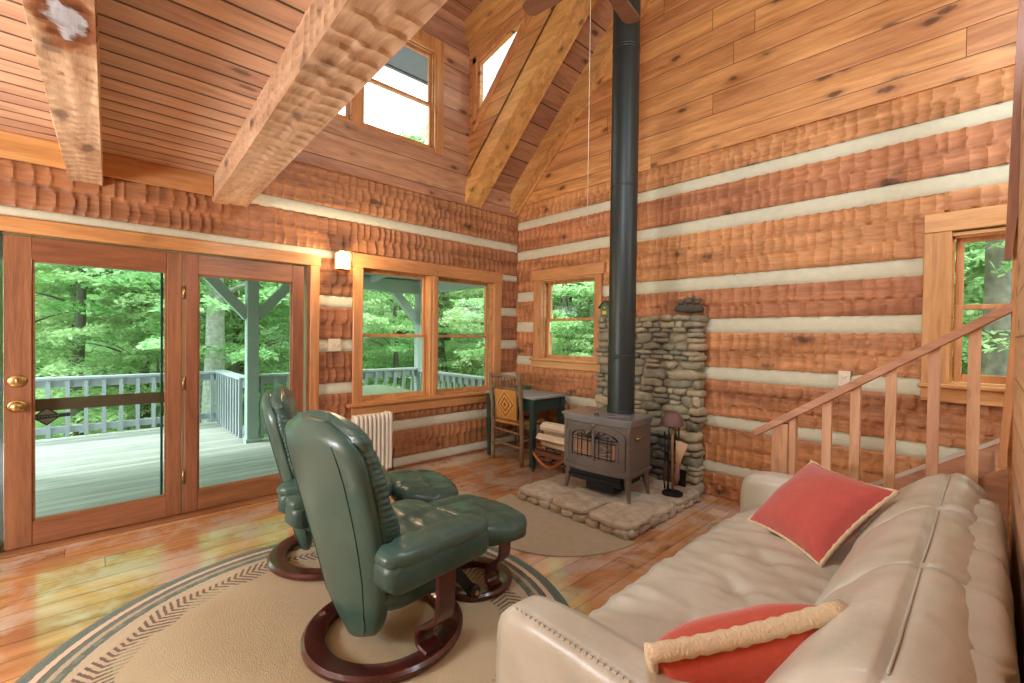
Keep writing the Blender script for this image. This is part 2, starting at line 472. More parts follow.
# ---- left wall (x = 0)
YL0, YL1 = -6.6, 0.06
DOOR = (-4.56, -2.535, 0.0, 2.125)            # y0 y1 z0 z1
WINL = (-2.15, -.375, .70, 2.10)
wl = empty('wall_left', (0,0,0), kind='structure')
logs_l = [(.12,.405), (.515,.845), (.95,1.25), (1.365,1.67), (1.78,2.125), (2.20,2.505), (2.605,2.95)]
chk_l = [(.02,.12), (.405,.515), (.845,.95), (1.25,1.365), (1.67,1.78), (2.125,2.20), (2.505,2.605)]
def holes_left(z0, z1):
    h = []
    for y0, y1, a, b in (DOOR, WINL):
        if min(z1, b)-max(z0, a) > .03: h.append((y0, y1))
    return h
k = 0
for z0, z1 in logs_l:
    for a, b in cut((YL0, YL1), holes_left(z0, z1)):
        k += 1; log_seg('log', 'left', a, b, z0, z1, wl, 10+k, M['log_left'])
    for a, b, c, e in fills(z0, z1, (DOOR, WINL)): k += 1; log_seg('log', 'left', a, b, c, e, wl, 10+k, M['log_left'])
for z0, z1 in chk_l:
    for a, b in cut((YL0, YL1), holes_left(z0, z1)):
        k += 1; chink_seg('left', a, b, z0, z1, wl, 10+k)
mb = MB(); mb.b2((-.2,YL0,-.1), (-.01,YL1,.02)); mb.build('sill_log', M['log_left'], wl)
# boards above the logs, holes for the two dormer windows
ZT = 5.12
W1 = (-2.13, -1.27, 3.46, 4.55); W2 = (-3.20, -2.24, 3.46, 4.55)
mb = MB()
for z0, z1, holes in ((2.95,3.46,[]), (3.46,4.55,[(W1[0],W1[1]),(W2[0],W2[1])]), (4.55,ZT+.1,[])):
    for a, b in cut((YL0, -.80), holes): mb.b2((-.12,a,z0), (0.002,b,z1))
mb.b2((-.12,-.80,2.95), (.002,0.0,3.30))
mb.build('board_siding', M['boards_left'], wl)

# ---- back wall (y = 0)
XB1 = 6.4
WS = (.44, 1.30, 1.10, 2.14)
WR = (4.03, 4.95, 1.13, 2.14)
wb = empty('wall_back', (0,0,0), kind='structure')
logs_b = [(0.0,.215), (.315,.625), (.73,1.05), (1.165,1.47), (1.597,1.86), (1.98,2.395), (2.51,2.79), (2.893,3.11)]
chk_b = [(.215,.315), (.625,.73), (1.05,1.165), (1.47,1.597), (1.86,1.98), (2.395,2.51), (2.79,2.893)]
def holes_back(z0, z1):
    h = []
    for y0, y1, a, b in (WS, WR):
        if min(z1, b)-max(z0, a) > .03: h.append((y0, y1))
    return h
for z0, z1 in logs_b:
    for a, b in cut((-.06, XB1), holes_back(z0, z1)):
        k += 1; log_seg('log', 'back', a, b, z0, z1, wb, 60+k, M['log_back'], strength=1.3)
    for a, b, c, e in fills(z0, z1, (WS, WR)): k += 1; log_seg('log', 'back', a, b, c, e, wb, 60+k, M['log_back'], strength=1.3)
for z0, z1 in chk_b:
    for a, b in cut((-.06, XB1), holes_back(z0, z1)):
        k += 1; chink_seg('back', a, b, z0, z1, wb, 60+k)
# gable boards, cut to the roof pitch
PITCH = .955; ZR0 = 3.235; RX0 = 4.3
ZRIDGE = ZR0+PITCH*RX0
mb = MB(); mb.prism([(0,3.10), (XB1,3.10), (XB1, ZRIDGE-PITCH*(XB1-RX0)+.05), (RX0, ZRIDGE+.05), (0, ZR0+.05)], (0,.12,0), (0,-.004,0), (1,0,0), (0,0,1))
mb.build('gable_boards', M['boards_back'], wb)

# ---- floor
mb = MB(); mb.b2((-.22,-6.6,-.12), (XB1,.22,0)); fl = mb.build('floor', M['floor']); tag(fl, kind='structure')

# ---- closing walls behind the camera and on the right
mb = MB(); mb.b2((-.2,-6.72,0), (XB1,-6.6,8)); tag(mb.build('wall_front', M['boards_back']), kind='structure')
mb = MB(); mb.b2((XB1,-6.7,-.1), (XB1+.12,.2,8)); tag(mb.build('wall_right', M['plank_right']), kind='structure')
# ---- plank wall beside the stair, edge-on at the right of the view
mb = MB(); mb.b2((4.327,-2.9,0), (4.43,-1.036,2.62)); tag(mb.build('wall_stair', M['plank_right']), kind='structure')

# ---- loft ceiling with its two hewn beams
mb = MB(); mb.prism([(0,-6.6),(XB1,-6.6),(XB1,-3.14-.047*XB1),(0,-3.14)], (0,0,.125), (0,0,2.655), (1,0,0), (0,1,0)); tag(mb.build('ceiling', M['ceiling']), kind='structure')
mb = MB(); mb.b2((0.0,-6.6,2.49), (.035,-4.17,2.655), .006); tag(mb.build('trim_1', M['trim_y']), kind='structure')
mb = MB(); mb.b2((0.0,-4.01,2.495), (.02,-3.36,2.655), .004); tag(mb.build('trim_2', M['trim_y']), kind='structure')
def beam(name, y0, y1, z0, z1, x1, seed, label):
    mb = MB(); L = x1+.02
    hewn_patch(mb, (-.02,y0,z0), (1,0,0), (0,1,0), (0,0,-1), L, y1-y0, 2, .009, (.07,.13), seed=seed, join=True, flip=True)
    hewn_patch(mb, (-.02,y0,z0), (1,0,0), (0,0,1), (0,-1,0), L, z1-z0, 1, .009, (.06,.11), seed=seed+1, join=True)
    hewn_patch(mb, (-.02,y1,z0), (1,0,0), (0,0,1), (0,1,0), L, z1-z0, 1, .009, (.06,.11), seed=seed+2, join=True, flip=True)
    mb.b2((-.02,y0+.02,z0+.02), (x1,y1-.02,z1))
    mb.v = [(x, y-(.047 if y0 > -3.5 else .024)*x, z) for x, y, z in mb.v]
    o = mb.build(name, M['beam_x'], None, smooth=45); tag(o, label, 'beam', 'hewn beams under the loft', 'structure'); return o
beam('ceiling_beam', -3.36, -3.125, 2.455, 2.665, 6.3, 301, 'pale hewn beam at the edge of the loft ceiling')
bm2 = beam('ceiling_beam', -4.175, -4.01, 2.425, 2.665, 6.3, 311, 'pale hewn beam with a bark-stained patch, above the left door')
def stained():
    M2 = M['beam_x'].copy(); M2.name = 'hewn_beam_stained'; t = NT.__new__(NT); t.m = M2; t.t = M2.node_tree
    bs = [n for n in t.t.nodes if n.type == 'BSDF_PRINCIPLED'][0]; src = bs.inputs['Base Color'].links[0].from_socket
    co = t.obj(); d = t.vmul(t.vadd(co, (-2.17,4.140,-2.425)), (3.6,9.0,2.0))
    n = t.noise(co, 6, 4, .6)
    r = t.math('ADD', t.n('ShaderNodeVectorMath', operation='LENGTH', inp={0: d}).outputs['Value'], t.math('MULTIPLY', t.math('SUBTRACT', n, .5), 1.5))
    f1 = t.ramp(r, [(0,(1,1,1,1)),(.66,(1,1,1,1)),(.90,(0,0,0,1))])
    c = t.ramp(t.math('ADD', r, t.math('MULTIPLY', t.math('SUBTRACT', t.noise(co, 17, 4, .6), .5), .5)), [(0,(186,188,194)),(.30,(190,190,194)),(.42,(126,74,40)),(.75,(160,100,56))])
    t.t.links.new(t.mix(f1, src, c), bs.inputs['Base Color']); return M2
bm2.data.materials.clear(); bm2.data.materials.append(stained())
# loft face above the edge beam
mb = MB(); mb.prism([(0,-3.16),(XB1,-3.16-.047*XB1),(XB1,-3.12-.047*XB1),(0,-3.12)], (0,0,.135), (0,0,2.665), (1,0,0), (0,1,0)); tag(mb.build('trim_3', M['trim_x']), kind='structure')

# ---- roof: main slope, dormer roof, far slope
ro = empty('roof_inside', (0,0,0), kind='structure')
def slope_slab(name, x0, z0, x1, z1, y0, y1, mat, th=.1):
    mb = MB(); mb.prism([(x0,z0), (x1,z1), (x1,z1+th), (x0,z0+th)], (0,y1-y0,0), (0,y0,0), (1,0,0), (0,0,1)); return mb.build(name, mat, ro)
DS = .2; ZD0 = 5.06; XJ = (ZD0-ZR0)/(PITCH-DS)
slope_slab('roof_boards', -.3, ZR0-.3*PITCH, RX0, ZRIDGE, -.82, .02, M['boards_roof'])
slope_slab('roof_boards', XJ-.02, ZR0+PITCH*(XJ-.02), RX0, ZRIDGE, -6.6, -.82, M['boards_roof'])
slope_slab('dormer_ceiling', -.2, ZD0-.2*DS, XJ+.05, ZD0+DS*(XJ+.05), -6.6, -.80, M['boards_roof'])
slope_slab('roof_boards', RX0, ZRIDGE, XB1+.1, ZRIDGE-PITCH*(XB1+.1-RX0), -6.6, .02, M['boards_roof'])
# dormer cheek with its raked window
YC = -.82
def xz(x, z): return (x, z)
zl = lambda x: 4.015+PITCH*(x-.2)           # lower edge of the glass
zu = lambda x: 4.535+DS*(x-.2)              # upper edge
XE = .2+(4.535-4.015)/(PITCH-DS)
mb = MB()
zc = lambda x: ZD0+DS*x+.03
zb = lambda x: ZR0+PITCH*x-.10
mb.prism([(0,zb(0)), (XE,zb(XE)), (XE,zl(XE)), (.2,zl(.2)), (0,zl(.2))], (0,.05,0), (0,YC,0))
mb.prism([(0,zl(.2)), (.2,zl(.2)), (.2,zu(.2)), (0,zu(.2))], (0,.05,0), (0,YC,0))
mb.prism([(0,zu(.2)), (.2,zu(.2)), (XE,zu(XE)), (XE,zc(XE)), (0,zc(0))], (0,.05,0), (0,YC,0))
mb.prism([(XE,zb(XE)), (XJ+.1,zb(XJ+.1)), (XJ+.1,zc(XJ+.1)), (XE,zc(XE))], (0,.05,0), (0,YC,0))
ck = mb.build('wall_dormer', M['boards_cheek']); tag(ck, kind='structure')
wn = empty('window_5', (0,0,0), kind='structure')
mb = MB()
fw = .075
A = [(.17,zl(.17)), (XE+.05,zl(XE+.05)-.02), (XE+.05,zu(XE+.05)+.02), (.17,zu(.17))]
def fr(p, q, w, off=0): mb.bar((p[0],YC-.012,p[1]), (q[0],YC-.012,q[1]), .03, w, up=(0,0,1), bev=.004)
fr((.125,zl(.2)-.17), (.125,zu(.2)+.10), .07); fr((.09,zl(.09)-.115), (XE+.2,zl(XE+.2)-.115), .07); fr((.09,zu(.09)+.055), (XE+.2,zu(XE+.2)+.055), .08)
mb.build('window_frame', M['trim'], wn)
mb = MB(); mb.prism(A, (0,.008,0), (0,YC+.012,0)); mb.build('window_pane', M['glass'], wn)
# raking trim strips above the dormer rafter and header board
mb = MB()
for a_, b_, t_ in ((-.12,-.035,.034), (-.035,.03,.022)):
    mb.prism([(0,ZR0+a_),(XJ,ZR0+PITCH*XJ+a_),(XJ,ZR0+PITCH*XJ+b_),(0,ZR0+b_)], (0,t_,0), (0,YC-t_,0))
mb.bar((0,YC-.01,4.80), (XJ,YC-.01,4.80+DS*XJ), .025, .13, bev=.005)
tag(mb.build('trim_4', M['rafter']), kind='structure')
# rafters
def rafter(y0, y1, dz0, dz1, seed, x0=0.0, xe=4.2, slope=PITCH, zb0=ZR0, mat='rafter', flatrows=2):
    mb = MB(); ex = Vector((1,0,slope)).normalized(); nz = Vector((-slope,0,1)).normalized(); L = math.hypot(xe-x0, slope*(xe-x0))
    o = Vector((x0,y0,zb0+slope*x0-dz0))
    hh = (dz0-dz1)/math.hypot(1, slope)
    hewn_patch(mb, o, ex, (0,1,0), -nz, L, y1-y0, flatrows, .007, (.06,.1), seed=seed, join=True, flip=True, du=.02)
    hewn_patch(mb, o, ex, nz, (0,-1,0), L, hh, 1, .007, (.05,.08), seed=seed+1, join=True, du=.02)
    mb.prism([(0,.01),(L,.01),(L,hh),(0,hh)], (0,y1-y0-.004,0), o+Vector((0,.004,0)), ex, nz)
    # plumb end at the wall is hidden in the wall
    ob = mb.build('rafter', M[mat], None, smooth=45); return ob
tag(rafter(-.865, -.62, .275, .075, 401), 'hewn rafter along the edge of the dormer opening', 'rafter', 'hewn rafters', 'structure')
tag(rafter(-.14, -.012, .235, 0, 411), 'hewn rafter lying against the gable wall', 'rafter', 'hewn rafters', 'structure')
mb = MB(); mb.bar((0,-.012,ZR0-.25), (RX0,-.012,ZRIDGE-.25), .03, .03); tag(mb.build('trim_5', M['rafter']), kind='structure')
# dormer rafter beside the cheek
mb = MB(); ex = Vector((1,0,DS)).normalized()
mb.prism([(0,4.86),(XJ,4.86+DS*XJ),(XJ,ZD0+DS*XJ),(0,ZD0)], (0,.085,0), (0,-.905,0)); tag(mb.build('rafter', M['rafter']), 'square rafter at the top of the dormer cheek', 'rafter', 'hewn rafters', 'structure')
for yy in (-2.05, -3.25, -4.45):
    mb = MB(); mb.prism([(0,4.86),(XJ,4.86+DS*XJ),(XJ,ZD0+DS*XJ),(0,ZD0)], (0,.085,0), (0,yy,0)); tag(mb.build('rafter', M['rafter']), 'square rafter under the dormer roof', 'rafter', 'hewn rafters', 'structure')

# ------------------------------------------------------------------ windows
def wbox(mb, wall, a0, a1, z0, z1, d0, d1, bev=.004):
    """d = depth towards the room (+) or outside (-)"""
    if wall == 'left': mb.b2((d0,a0,z0), (d1,a1,z1), bev)
    else: mb.b2((a0,-d1,z0), (a1,-d0,z1), bev)
def dh_sash(wall, a0, a1, z0, z1, zm, parent, d=-.06, st=.036, lock=True, low=.05, mats=('trim','trim_y')):
    for nm, b0, b1, dd, up in (('upper_sash', zm-.016, z1, d-.028, 1), ('lower_sash', z0, zm+.016, d, 0)):
        mb = MB()
        wbox(mb, wall, a0, a0+st, b0, b1, dd-.025, dd); wbox(mb, wall, a1-st, a1, b0, b1, dd-.025, dd)
        wbox(mb, wall, a0+st, a1-st, b1-(st if up else .032), b1, dd-.025, dd)
        wbox(mb, wall, a0+st, a1-st, b0, b0+(.032 if up else low), dd-.025, dd)
        s = mb.build(nm, M[mats[0]], parent)
        mb = MB(); wbox(mb, wall, a0+st-.005, a1-st+.005, b0+.02, b1-.02, dd-.016, dd-.010, 0); mb.build('pane', M['glass'], s)
        if lock and not up:
            c = (a0+a1)/2; mb = MB(); wbox(mb, wall, c-.022, c+.022, zm+.016, zm+.026, dd-.02, dd, .002); wbox(mb, wall, c-.006, c+.012, zm+.024, zm+.036, dd-.016, dd-.006, .002)
            mb.build('sash_lock', M['brass'], s)
def jamb(wall, a0, a1, z0, z1, parent, mat, d0=-.15, t=.02):
    mb = MB()
    wbox(mb, wall, a0, a0+t, z0, z1, d0, .004, 0); wbox(mb, wall, a1-t, a1, z0, z1, d0, .004, 0)
    wbox(mb, wall, a0+t, a1-t, z1-t, z1, d0, .004, 0); wbox(mb, wall, a0+t, a1-t, z0, z0+t, d0, .004, 0)
    # stops
    wbox(mb, wall, a0+t, a0+t+.012, z0+t, z1-t, -.055, -.03, 0); wbox(mb, wall, a1-t-.012, a1-t, z0+t, z1-t, -.055, -.03, 0); wbox(mb, wall, a0+t, a1-t, z1-t-.012, z1-t, -.055, -.03, 0)
    return mb.build('jamb', M[mat], parent)
# pair on the left wall
w = empty('window_1', (0,0,0), kind='structure')
a0, a1, z0, z1 = WINL
jamb('left', a0, a1, .735, z1, w, 'trim_y')
mb = MB(); wbox(mb, 'left', -2.215, -2.115, .735, 2.075, .0, .026); wbox(mb, 'left', -.405, -.29, .735, 2.075, .0, .026); mb.build('side_casing', M['trim'], w)
mb = MB(); wbox(mb, 'left', -2.225, -.28, 2.07, 2.205, .0, .03); mb.build('head_casing', M['trim_y'], w)
mb = MB(); wbox(mb, 'left', -1.335, -1.225, .735, 2.08, -.14, .012); wbox(mb, 'left', -1.303, -1.258, .735, 2.08, .01, .022); mb.build('mullion', M['trim'], w)
mb = MB(); wbox(mb, 'left', -2.27, -.24, .705, .74, -.06, .065, .008); mb.build('window_sill', M['trim_y'], w)
mb = MB(); wbox(mb, 'left', -2.22, -.28, .60, .705, .0, .024); mb.build('apron', M['trim_y'], w)
dh_sash('left', -2.125, -1.335, .745, 2.075, 1.405, w); dh_sash('left', -1.225, -.425, .745, 2.075, 1.405, w)
# small one on the back wall
w = empty('window_2', (0,0,0), kind='structure')
jamb('back', .43, 1.27, 1.13, 2.11, w, 'trim_x')
mb = MB(); wbox(mb, 'back', .325, .45, 1.135, 2.11, 0, .026); wbox(mb, 'back', 1.25, 1.345, 1.135, 2.11, 0, .026); mb.build('side_casing', M['trim'], w)
mb = MB(); wbox(mb, 'back', .285, 1.375, 2.105, 2.23, 0, .032); mb.build('head_casing', M['trim_x'], w)
mb = MB(); wbox(mb, 'back', .275, 1.36, 1.115, 1.145, -.06, .05, .008); mb.build('window_sill', M['trim_x'], w)
mb = MB(); wbox(mb, 'back', .29, 1.345, 1.035, 1.115, 0, .024); mb.build('apron', M['trim_x'], w)
dh_sash('back', .45, 1.25, 1.14, 2.10, 1.62, w, d=-.07, st=.045)
# right one, half behind the stair
w = empty('window_3', (0,0,0), kind='structure')
jamb('back', 4.05, 4.93, 1.13, 2.12, w, 'trim_x')
mb = MB(); wbox(mb, 'back', 3.935, 4.07, 1.13, 2.13, 0, .026); wbox(mb, 'back', 4.91, 5.04, 1.13, 2.13, 0, .026); mb.build('side_casing', M['trim'], w)
mb = MB(); wbox(mb, 'back', 3.935, 5.04, 2.13, 2.255, 0, .03); mb.build('head_casing', M['trim_x'], w)
mb = MB(); wbox(mb, 'back', 3.92, 5.06, 1.11, 1.14, -.06, .045, .008); mb.build('window_sill', M['trim_x'], w)
mb = MB(); wbox(mb, 'back', 3.935, 5.04, 1.02, 1.11, 0, .024); mb.build('apron', M['trim_x'], w)
dh_sash('back', 4.085, 4.895, 1.155, 2.10, 1.64, w, d=-.05, st=.04)
# dormer windows (two double hungs)
w = empty('window_4', (0,0,0), kind='structure')
jamb('left', -3.20, -1.27, 3.45, 4.56, w, 'trim_y')
mb = MB(); wbox(mb, 'left', -2.235, -2.12, 3.46, 4.55, -.13, .012); mb.build('mullion', M['trim'], w)
mb = MB(); wbox(mb, 'left', -1.30, -1.19, 3.42, 4.56, 0, .022); wbox(mb, 'left', -3.28, -3.17, 3.42, 4.56, 0, .022); wbox(mb, 'left', -3.28, -1.19, 4.55, 4.68, 0, .022); mb.build('casing', M['trim'], w)
dh_sash('left', -2.12, -1.29, 3.47, 4.54, 3.975, w, d=-.05, lock=False); dh_sash('left', -3.18, -2.235, 3.47, 4.54, 3.975, w, d=-.05, lock=False)

mb = MB(); mb.b2((-.62,-5.6,4.57), (-.12,-.70,4.62)); mb.b2((-.66,-5.6,4.55), (-.62,-.70,4.78)); tag(mb.build('trim_6', plain('eave_grey', (92,96,104), .7)), kind='structure')
# ------------------------------------------------------------------ the pair of glazed doors
d = empty('door_1', (0,0,0), kind='structure')
mb = MB(); wbox(mb, 'left', -4.60, -2.525, 2.035, 2.13, 0, .03); mb.build('head_casing', M['trim_y'], d)
mb = MB(); wbox(mb, 'left', -2.615, -2.535, 0, 2.035, 0, .028); wbox(mb, 'left', -4.60, -4.49, 0, 2.035, 0, .028); mb.build('side_casing', M['trim'], d)
mb = MB(); wbox(mb, 'left', -4.56, -2.53, 2.028, 2.12, -.16, .002, 0); wbox(mb, 'left', -2.64, -2.535, 0, 2.03, -.16, .002, 0); wbox(mb, 'left', -4.55, -4.485, 0, 2.03, -.16, .002, 0); mb.build('jamb', M['door'], d)
mb = MB(); wbox(mb, 'left', -4.56, -2.53, 0, .012, -.18, .09, .004); mb.build('threshold', M['door_y'], d)
def slab(a0, a1, g, handle):
    s = MB()
    t0, t1 = -.036, .006
    wbox(s, 'left', a0, g[0], .016, 2.02, t0, t1); wbox(s, 'left', g[1], a1, .016, 2.02, t0, t1)
    o = s.build('door_leaf', M['door'], d)
    s = MB(); wbox(s, 'left', g[0], g[1], .016, g[2], t0, t1-.001); wbox(s, 'left', g[0], g[1], g[3], 2.02, t0, t1-.001); s.build('rail', M['door_y'], o)
    s = MB()
    for q in ((g[0], g[0]+.012, g[2], g[3]), (g[1]-.012, g[1], g[2], g[3]), (g[0], g[1], g[2], g[2]+.012), (g[0], g[1], g[3]-.012, g[3])): wbox(s, 'left', *q, -.03, -.004, .002)
    s.build('glass_bead', M['door_y'], o)
    s = MB(); wbox(s, 'left', g[0], g[1], g[2], g[3], -.022, -.014, 0); s.build('pane', M['glass_door'], o)
    return o
L = slab(-4.468, -3.560, (-4.345,-3.650,.173,1.872), True)
R = slab(-3.538, -2.665, (-3.455,-2.765,.173,1.867), False)
mb = MB(); wbox(mb, 'left', -3.556, -3.542, .02, 2.02, -.03, .004, 0); mb.build('astragal', M['door'], d)
mb = MB()
for z in (.30, 1.02, 1.72): mb.tube([(.010,-3.549,z-.05), (.010,-3.549,z+.05)], .008, 8)
mb.build('hinge', M['brass'], L, True)
for z, nm in ((1.092,'deadbolt'), (.932,'door_knob')):
    mb = MB()
    def rot(p, c): return (c[0]+p[2], c[1]+p[0]*1.0, c[2]+p[1])
    prof = [(0,.016),(.02,.015),(.036,.010),(.041,.004),(.041,0)] if nm == 'deadbolt' else [(0,.062),(.018,.060),(.029,.050),(.031,.040),(.024,.030),(.012,.024),(.012,.012),(.034,.010),(.041,.004),(.041,0)]
    b = MB(); b.lathe(prof, (0,0,0), 24)
    b.v = [(.006+z2, -4.412+x*1.12, z+y) for x, y, z2 in b.v]
    if nm == 'deadbolt': b.box((.028,-4.412,z), (.016,.012,.034), None, .003)
    b.build(nm, M['brass'], L, True)
# screen door outside, with its push bar and diamond badge
s = empty('screen_door', (0,0,0), 0, 'outer screen door with brown push bar behind the left glass', 'screen door')
mb = MB()
for q in ((-4.40,-4.35,.05,1.98), (-3.675,-3.66,.05,1.98)): wbox(mb, 'left', *q, -.150, -.125, .003)
wbox(mb, 'left', -4.40, -3.64, 1.92, 1.98, -.150, -.125, .003); wbox(mb, 'left', -4.40, -3.64, .05, .14, -.150, -.125, .003)
mb.build('frame', plain('screen_frame_green', (46,66,60), .5), s)
mb = MB(); wbox(mb, 'left', -4.41, -3.60, .872, .953, -.150, -.118, .004); mb.build('push_bar', M['screen_bar'], s)
bd = MB(); cy, cz = -4.285, .835
bd.prism([(cy-.072,cz),(cy,cz-.062),(cy+.072,cz),(cy,cz+.062)], (.006,0,0), (-.118,0,0), (0,1,0), (0,0,1)); bo = bd.build('badge', plain('badge_dark', (70,52,52), .5), s)
bd = MB(); bd.prism([(cy-.060,cz),(cy,cz-.051),(cy+.060,cz),(cy,cz+.051)], (.003,0,0), (-.112,0,0), (0,1,0), (0,0,1)); bd.build('badge_face', plain('badge_face', (176,150,138), .5), bo)
bd = MB(); bd.prism([(cy-.115,cz-.018),(cy+.115,cz-.008),(cy+.115,cz+.018),(cy-.115,cz+.008)], (.004,0,0), (-.110,0,0), (0,1,0), (0,0,1)); bd.build('badge_band', plain('badge_band', (58,62,66), .5), bo)
bd = MB()
for i in range(9): bd.b2((-.1058,cy-.052+i*.0125,cz-.005+i*.0005), (-.1050,cy-.044+i*.0125,cz+.005+i*.0005))
bd.build('badge_lettering', plain('badge_letter', (150,150,150), .5), bo)
# ------------------------------------------------------------------ rug, mat
RUGC = (2.18, -3.27)
def rug_mat():
    t = NT('rug_wool'); co = t.obj()
    sp = t.n('ShaderNodeSeparateXYZ', inp={0: co}).outputs
    r = t.math('SQRT', t.math('ADD', t.math('MULTIPLY', sp[0], sp[0]), t.math('MULTIPLY', sp[1], sp[1])))
    th = t.math('ARCTAN2', sp[1], sp[0])
    wob = t.math('MULTIPLY', t.math('SUBTRACT', t.noise(co, 60, 2), .5), .014)
    rr = t.math('ADD', r, wob)
    G = (74,98,80); C = (224,200,166); B = (92,60,50); BE = (206,184,140)
    base = t.ramp(t.math('MULTIPLY', rr, 1/1.2), [(0, BE), (.775, (212,192,152)), (.80, (206,188,152)), (.832, G), (.862, (188,170,136)), (.880, G), (.900, B), (.908, C), (.930, G)], 'CONSTANT')
    # light dashes in the pale ring, motif ring of twigs and cones inside it
    wave = t.math('SINE', t.math('MULTIPLY', th, 60.0))
    dash = t.math('MULTIPLY', t.math('GREATER_THAN', wave, .1), t.math('COMPARE', rr, 1.022, .010))
    base = t.mix(t.math('MULTIPLY', dash, .8), base, lin((120,132,108)))
    zig = t.math('ADD', t.math('MULTIPLY', th, 170.0), t.math('MULTIPLY', t.math('ABSOLUTE', t.math('SUBTRACT', rr, .885)), 120.0))
    herr = t.math('GREATER_THAN', t.math('ADD', t.math('SINE', zig), t.math('MULTIPLY', t.math('SUBTRACT', t.noise(co, 70, 2), .5), 2.2)), .15)
    env = t.math('SINE', t.math('MULTIPLY', th, 12.0)); env2 = t.math('SINE', t.math('ADD', t.math('MULTIPLY', th, 12.0), 2.0))
    wid = t.math('ADD', .055, t.math('MULTIPLY', env, .026))
    cen = t.math('ADD', .885, t.math('MULTIPLY', env2, .022))
    inb = t.math('LESS_THAN', t.math('ABSOLUTE', t.math('SUBTRACT', rr, cen)), wid)
    mot = t.math('MULTIPLY', t.math('MULTIPLY', inb, herr), .95)
    base = t.mix(mot, base, lin((84,48,44)))
    g2 = t.math('LESS_THAN', t.math('ABSOLUTE', t.math('SUBTRACT', rr, t.math('SUBTRACT', cen, .06))), t.math('MULTIPLY', t.math('ADD', env2, .6), .028))
    base = t.mix(t.math('MULTIPLY', t.math('MULTIPLY', g2, herr), .5), base, lin((96,112,84)))
    n = t.noise(co, 9, 5, .7); n3 = t.noise(co, 190, 3, .7)
    col = t.mix(t.ramp(n, [(.35,(0,0,0,1)),(.75,(1,1,1,1))]), base, t.mix(.16, base, lin((170,130,96))))
    nd = t.pbsdf(col, .95, t.bump(t.math('ADD', n3, t.math('MULTIPLY', n, .6)), .7, .012), **{'Sheen Weight': .3})
    return t.m
mb = MB(); N = 96
mb.lathe([(0,.013),(.6,.0135),(1.0,.0135),(1.15,.013),(1.178,.009),(1.184,.0)], (0,0,0), N)
rug = mb.build('round_rug', rug_mat(), None, True, (RUGC[0], RUGC[1], 0)); tag(rug, 'round beige rug with green border rings and a brown twig motif', 'rug')
# hearth mat: half-round piece in front of the stone hearth
mb = MB(); cx, cy = 1.97, -1.32
pts = []
for i in range(33):
    a = PI+PI*i/32; pts.append((cx+.63*math.cos(a), cy-.02+.70*math.sin(a)))
mb.prism(pts, (0,0,.008), (0,0,.0005), (1,0,0), (0,1,0)); tag(mb.build('hearth_mat', M['tan_mat']), 'half-round tan mat on the floor before the stone hearth', 'mat')
# floor register
mb = MB(); mb.b2((2.70,-.42,0), (2.83,-.30,.006), .002)
for i in range(5): mb.b2((2.712,-.405+i*.021,.006), (2.818,-.396+i*.021,.008))
tag(mb.build('floor_vent', M['vent']), 'cream floor register near the end of the stone wall', 'vent')

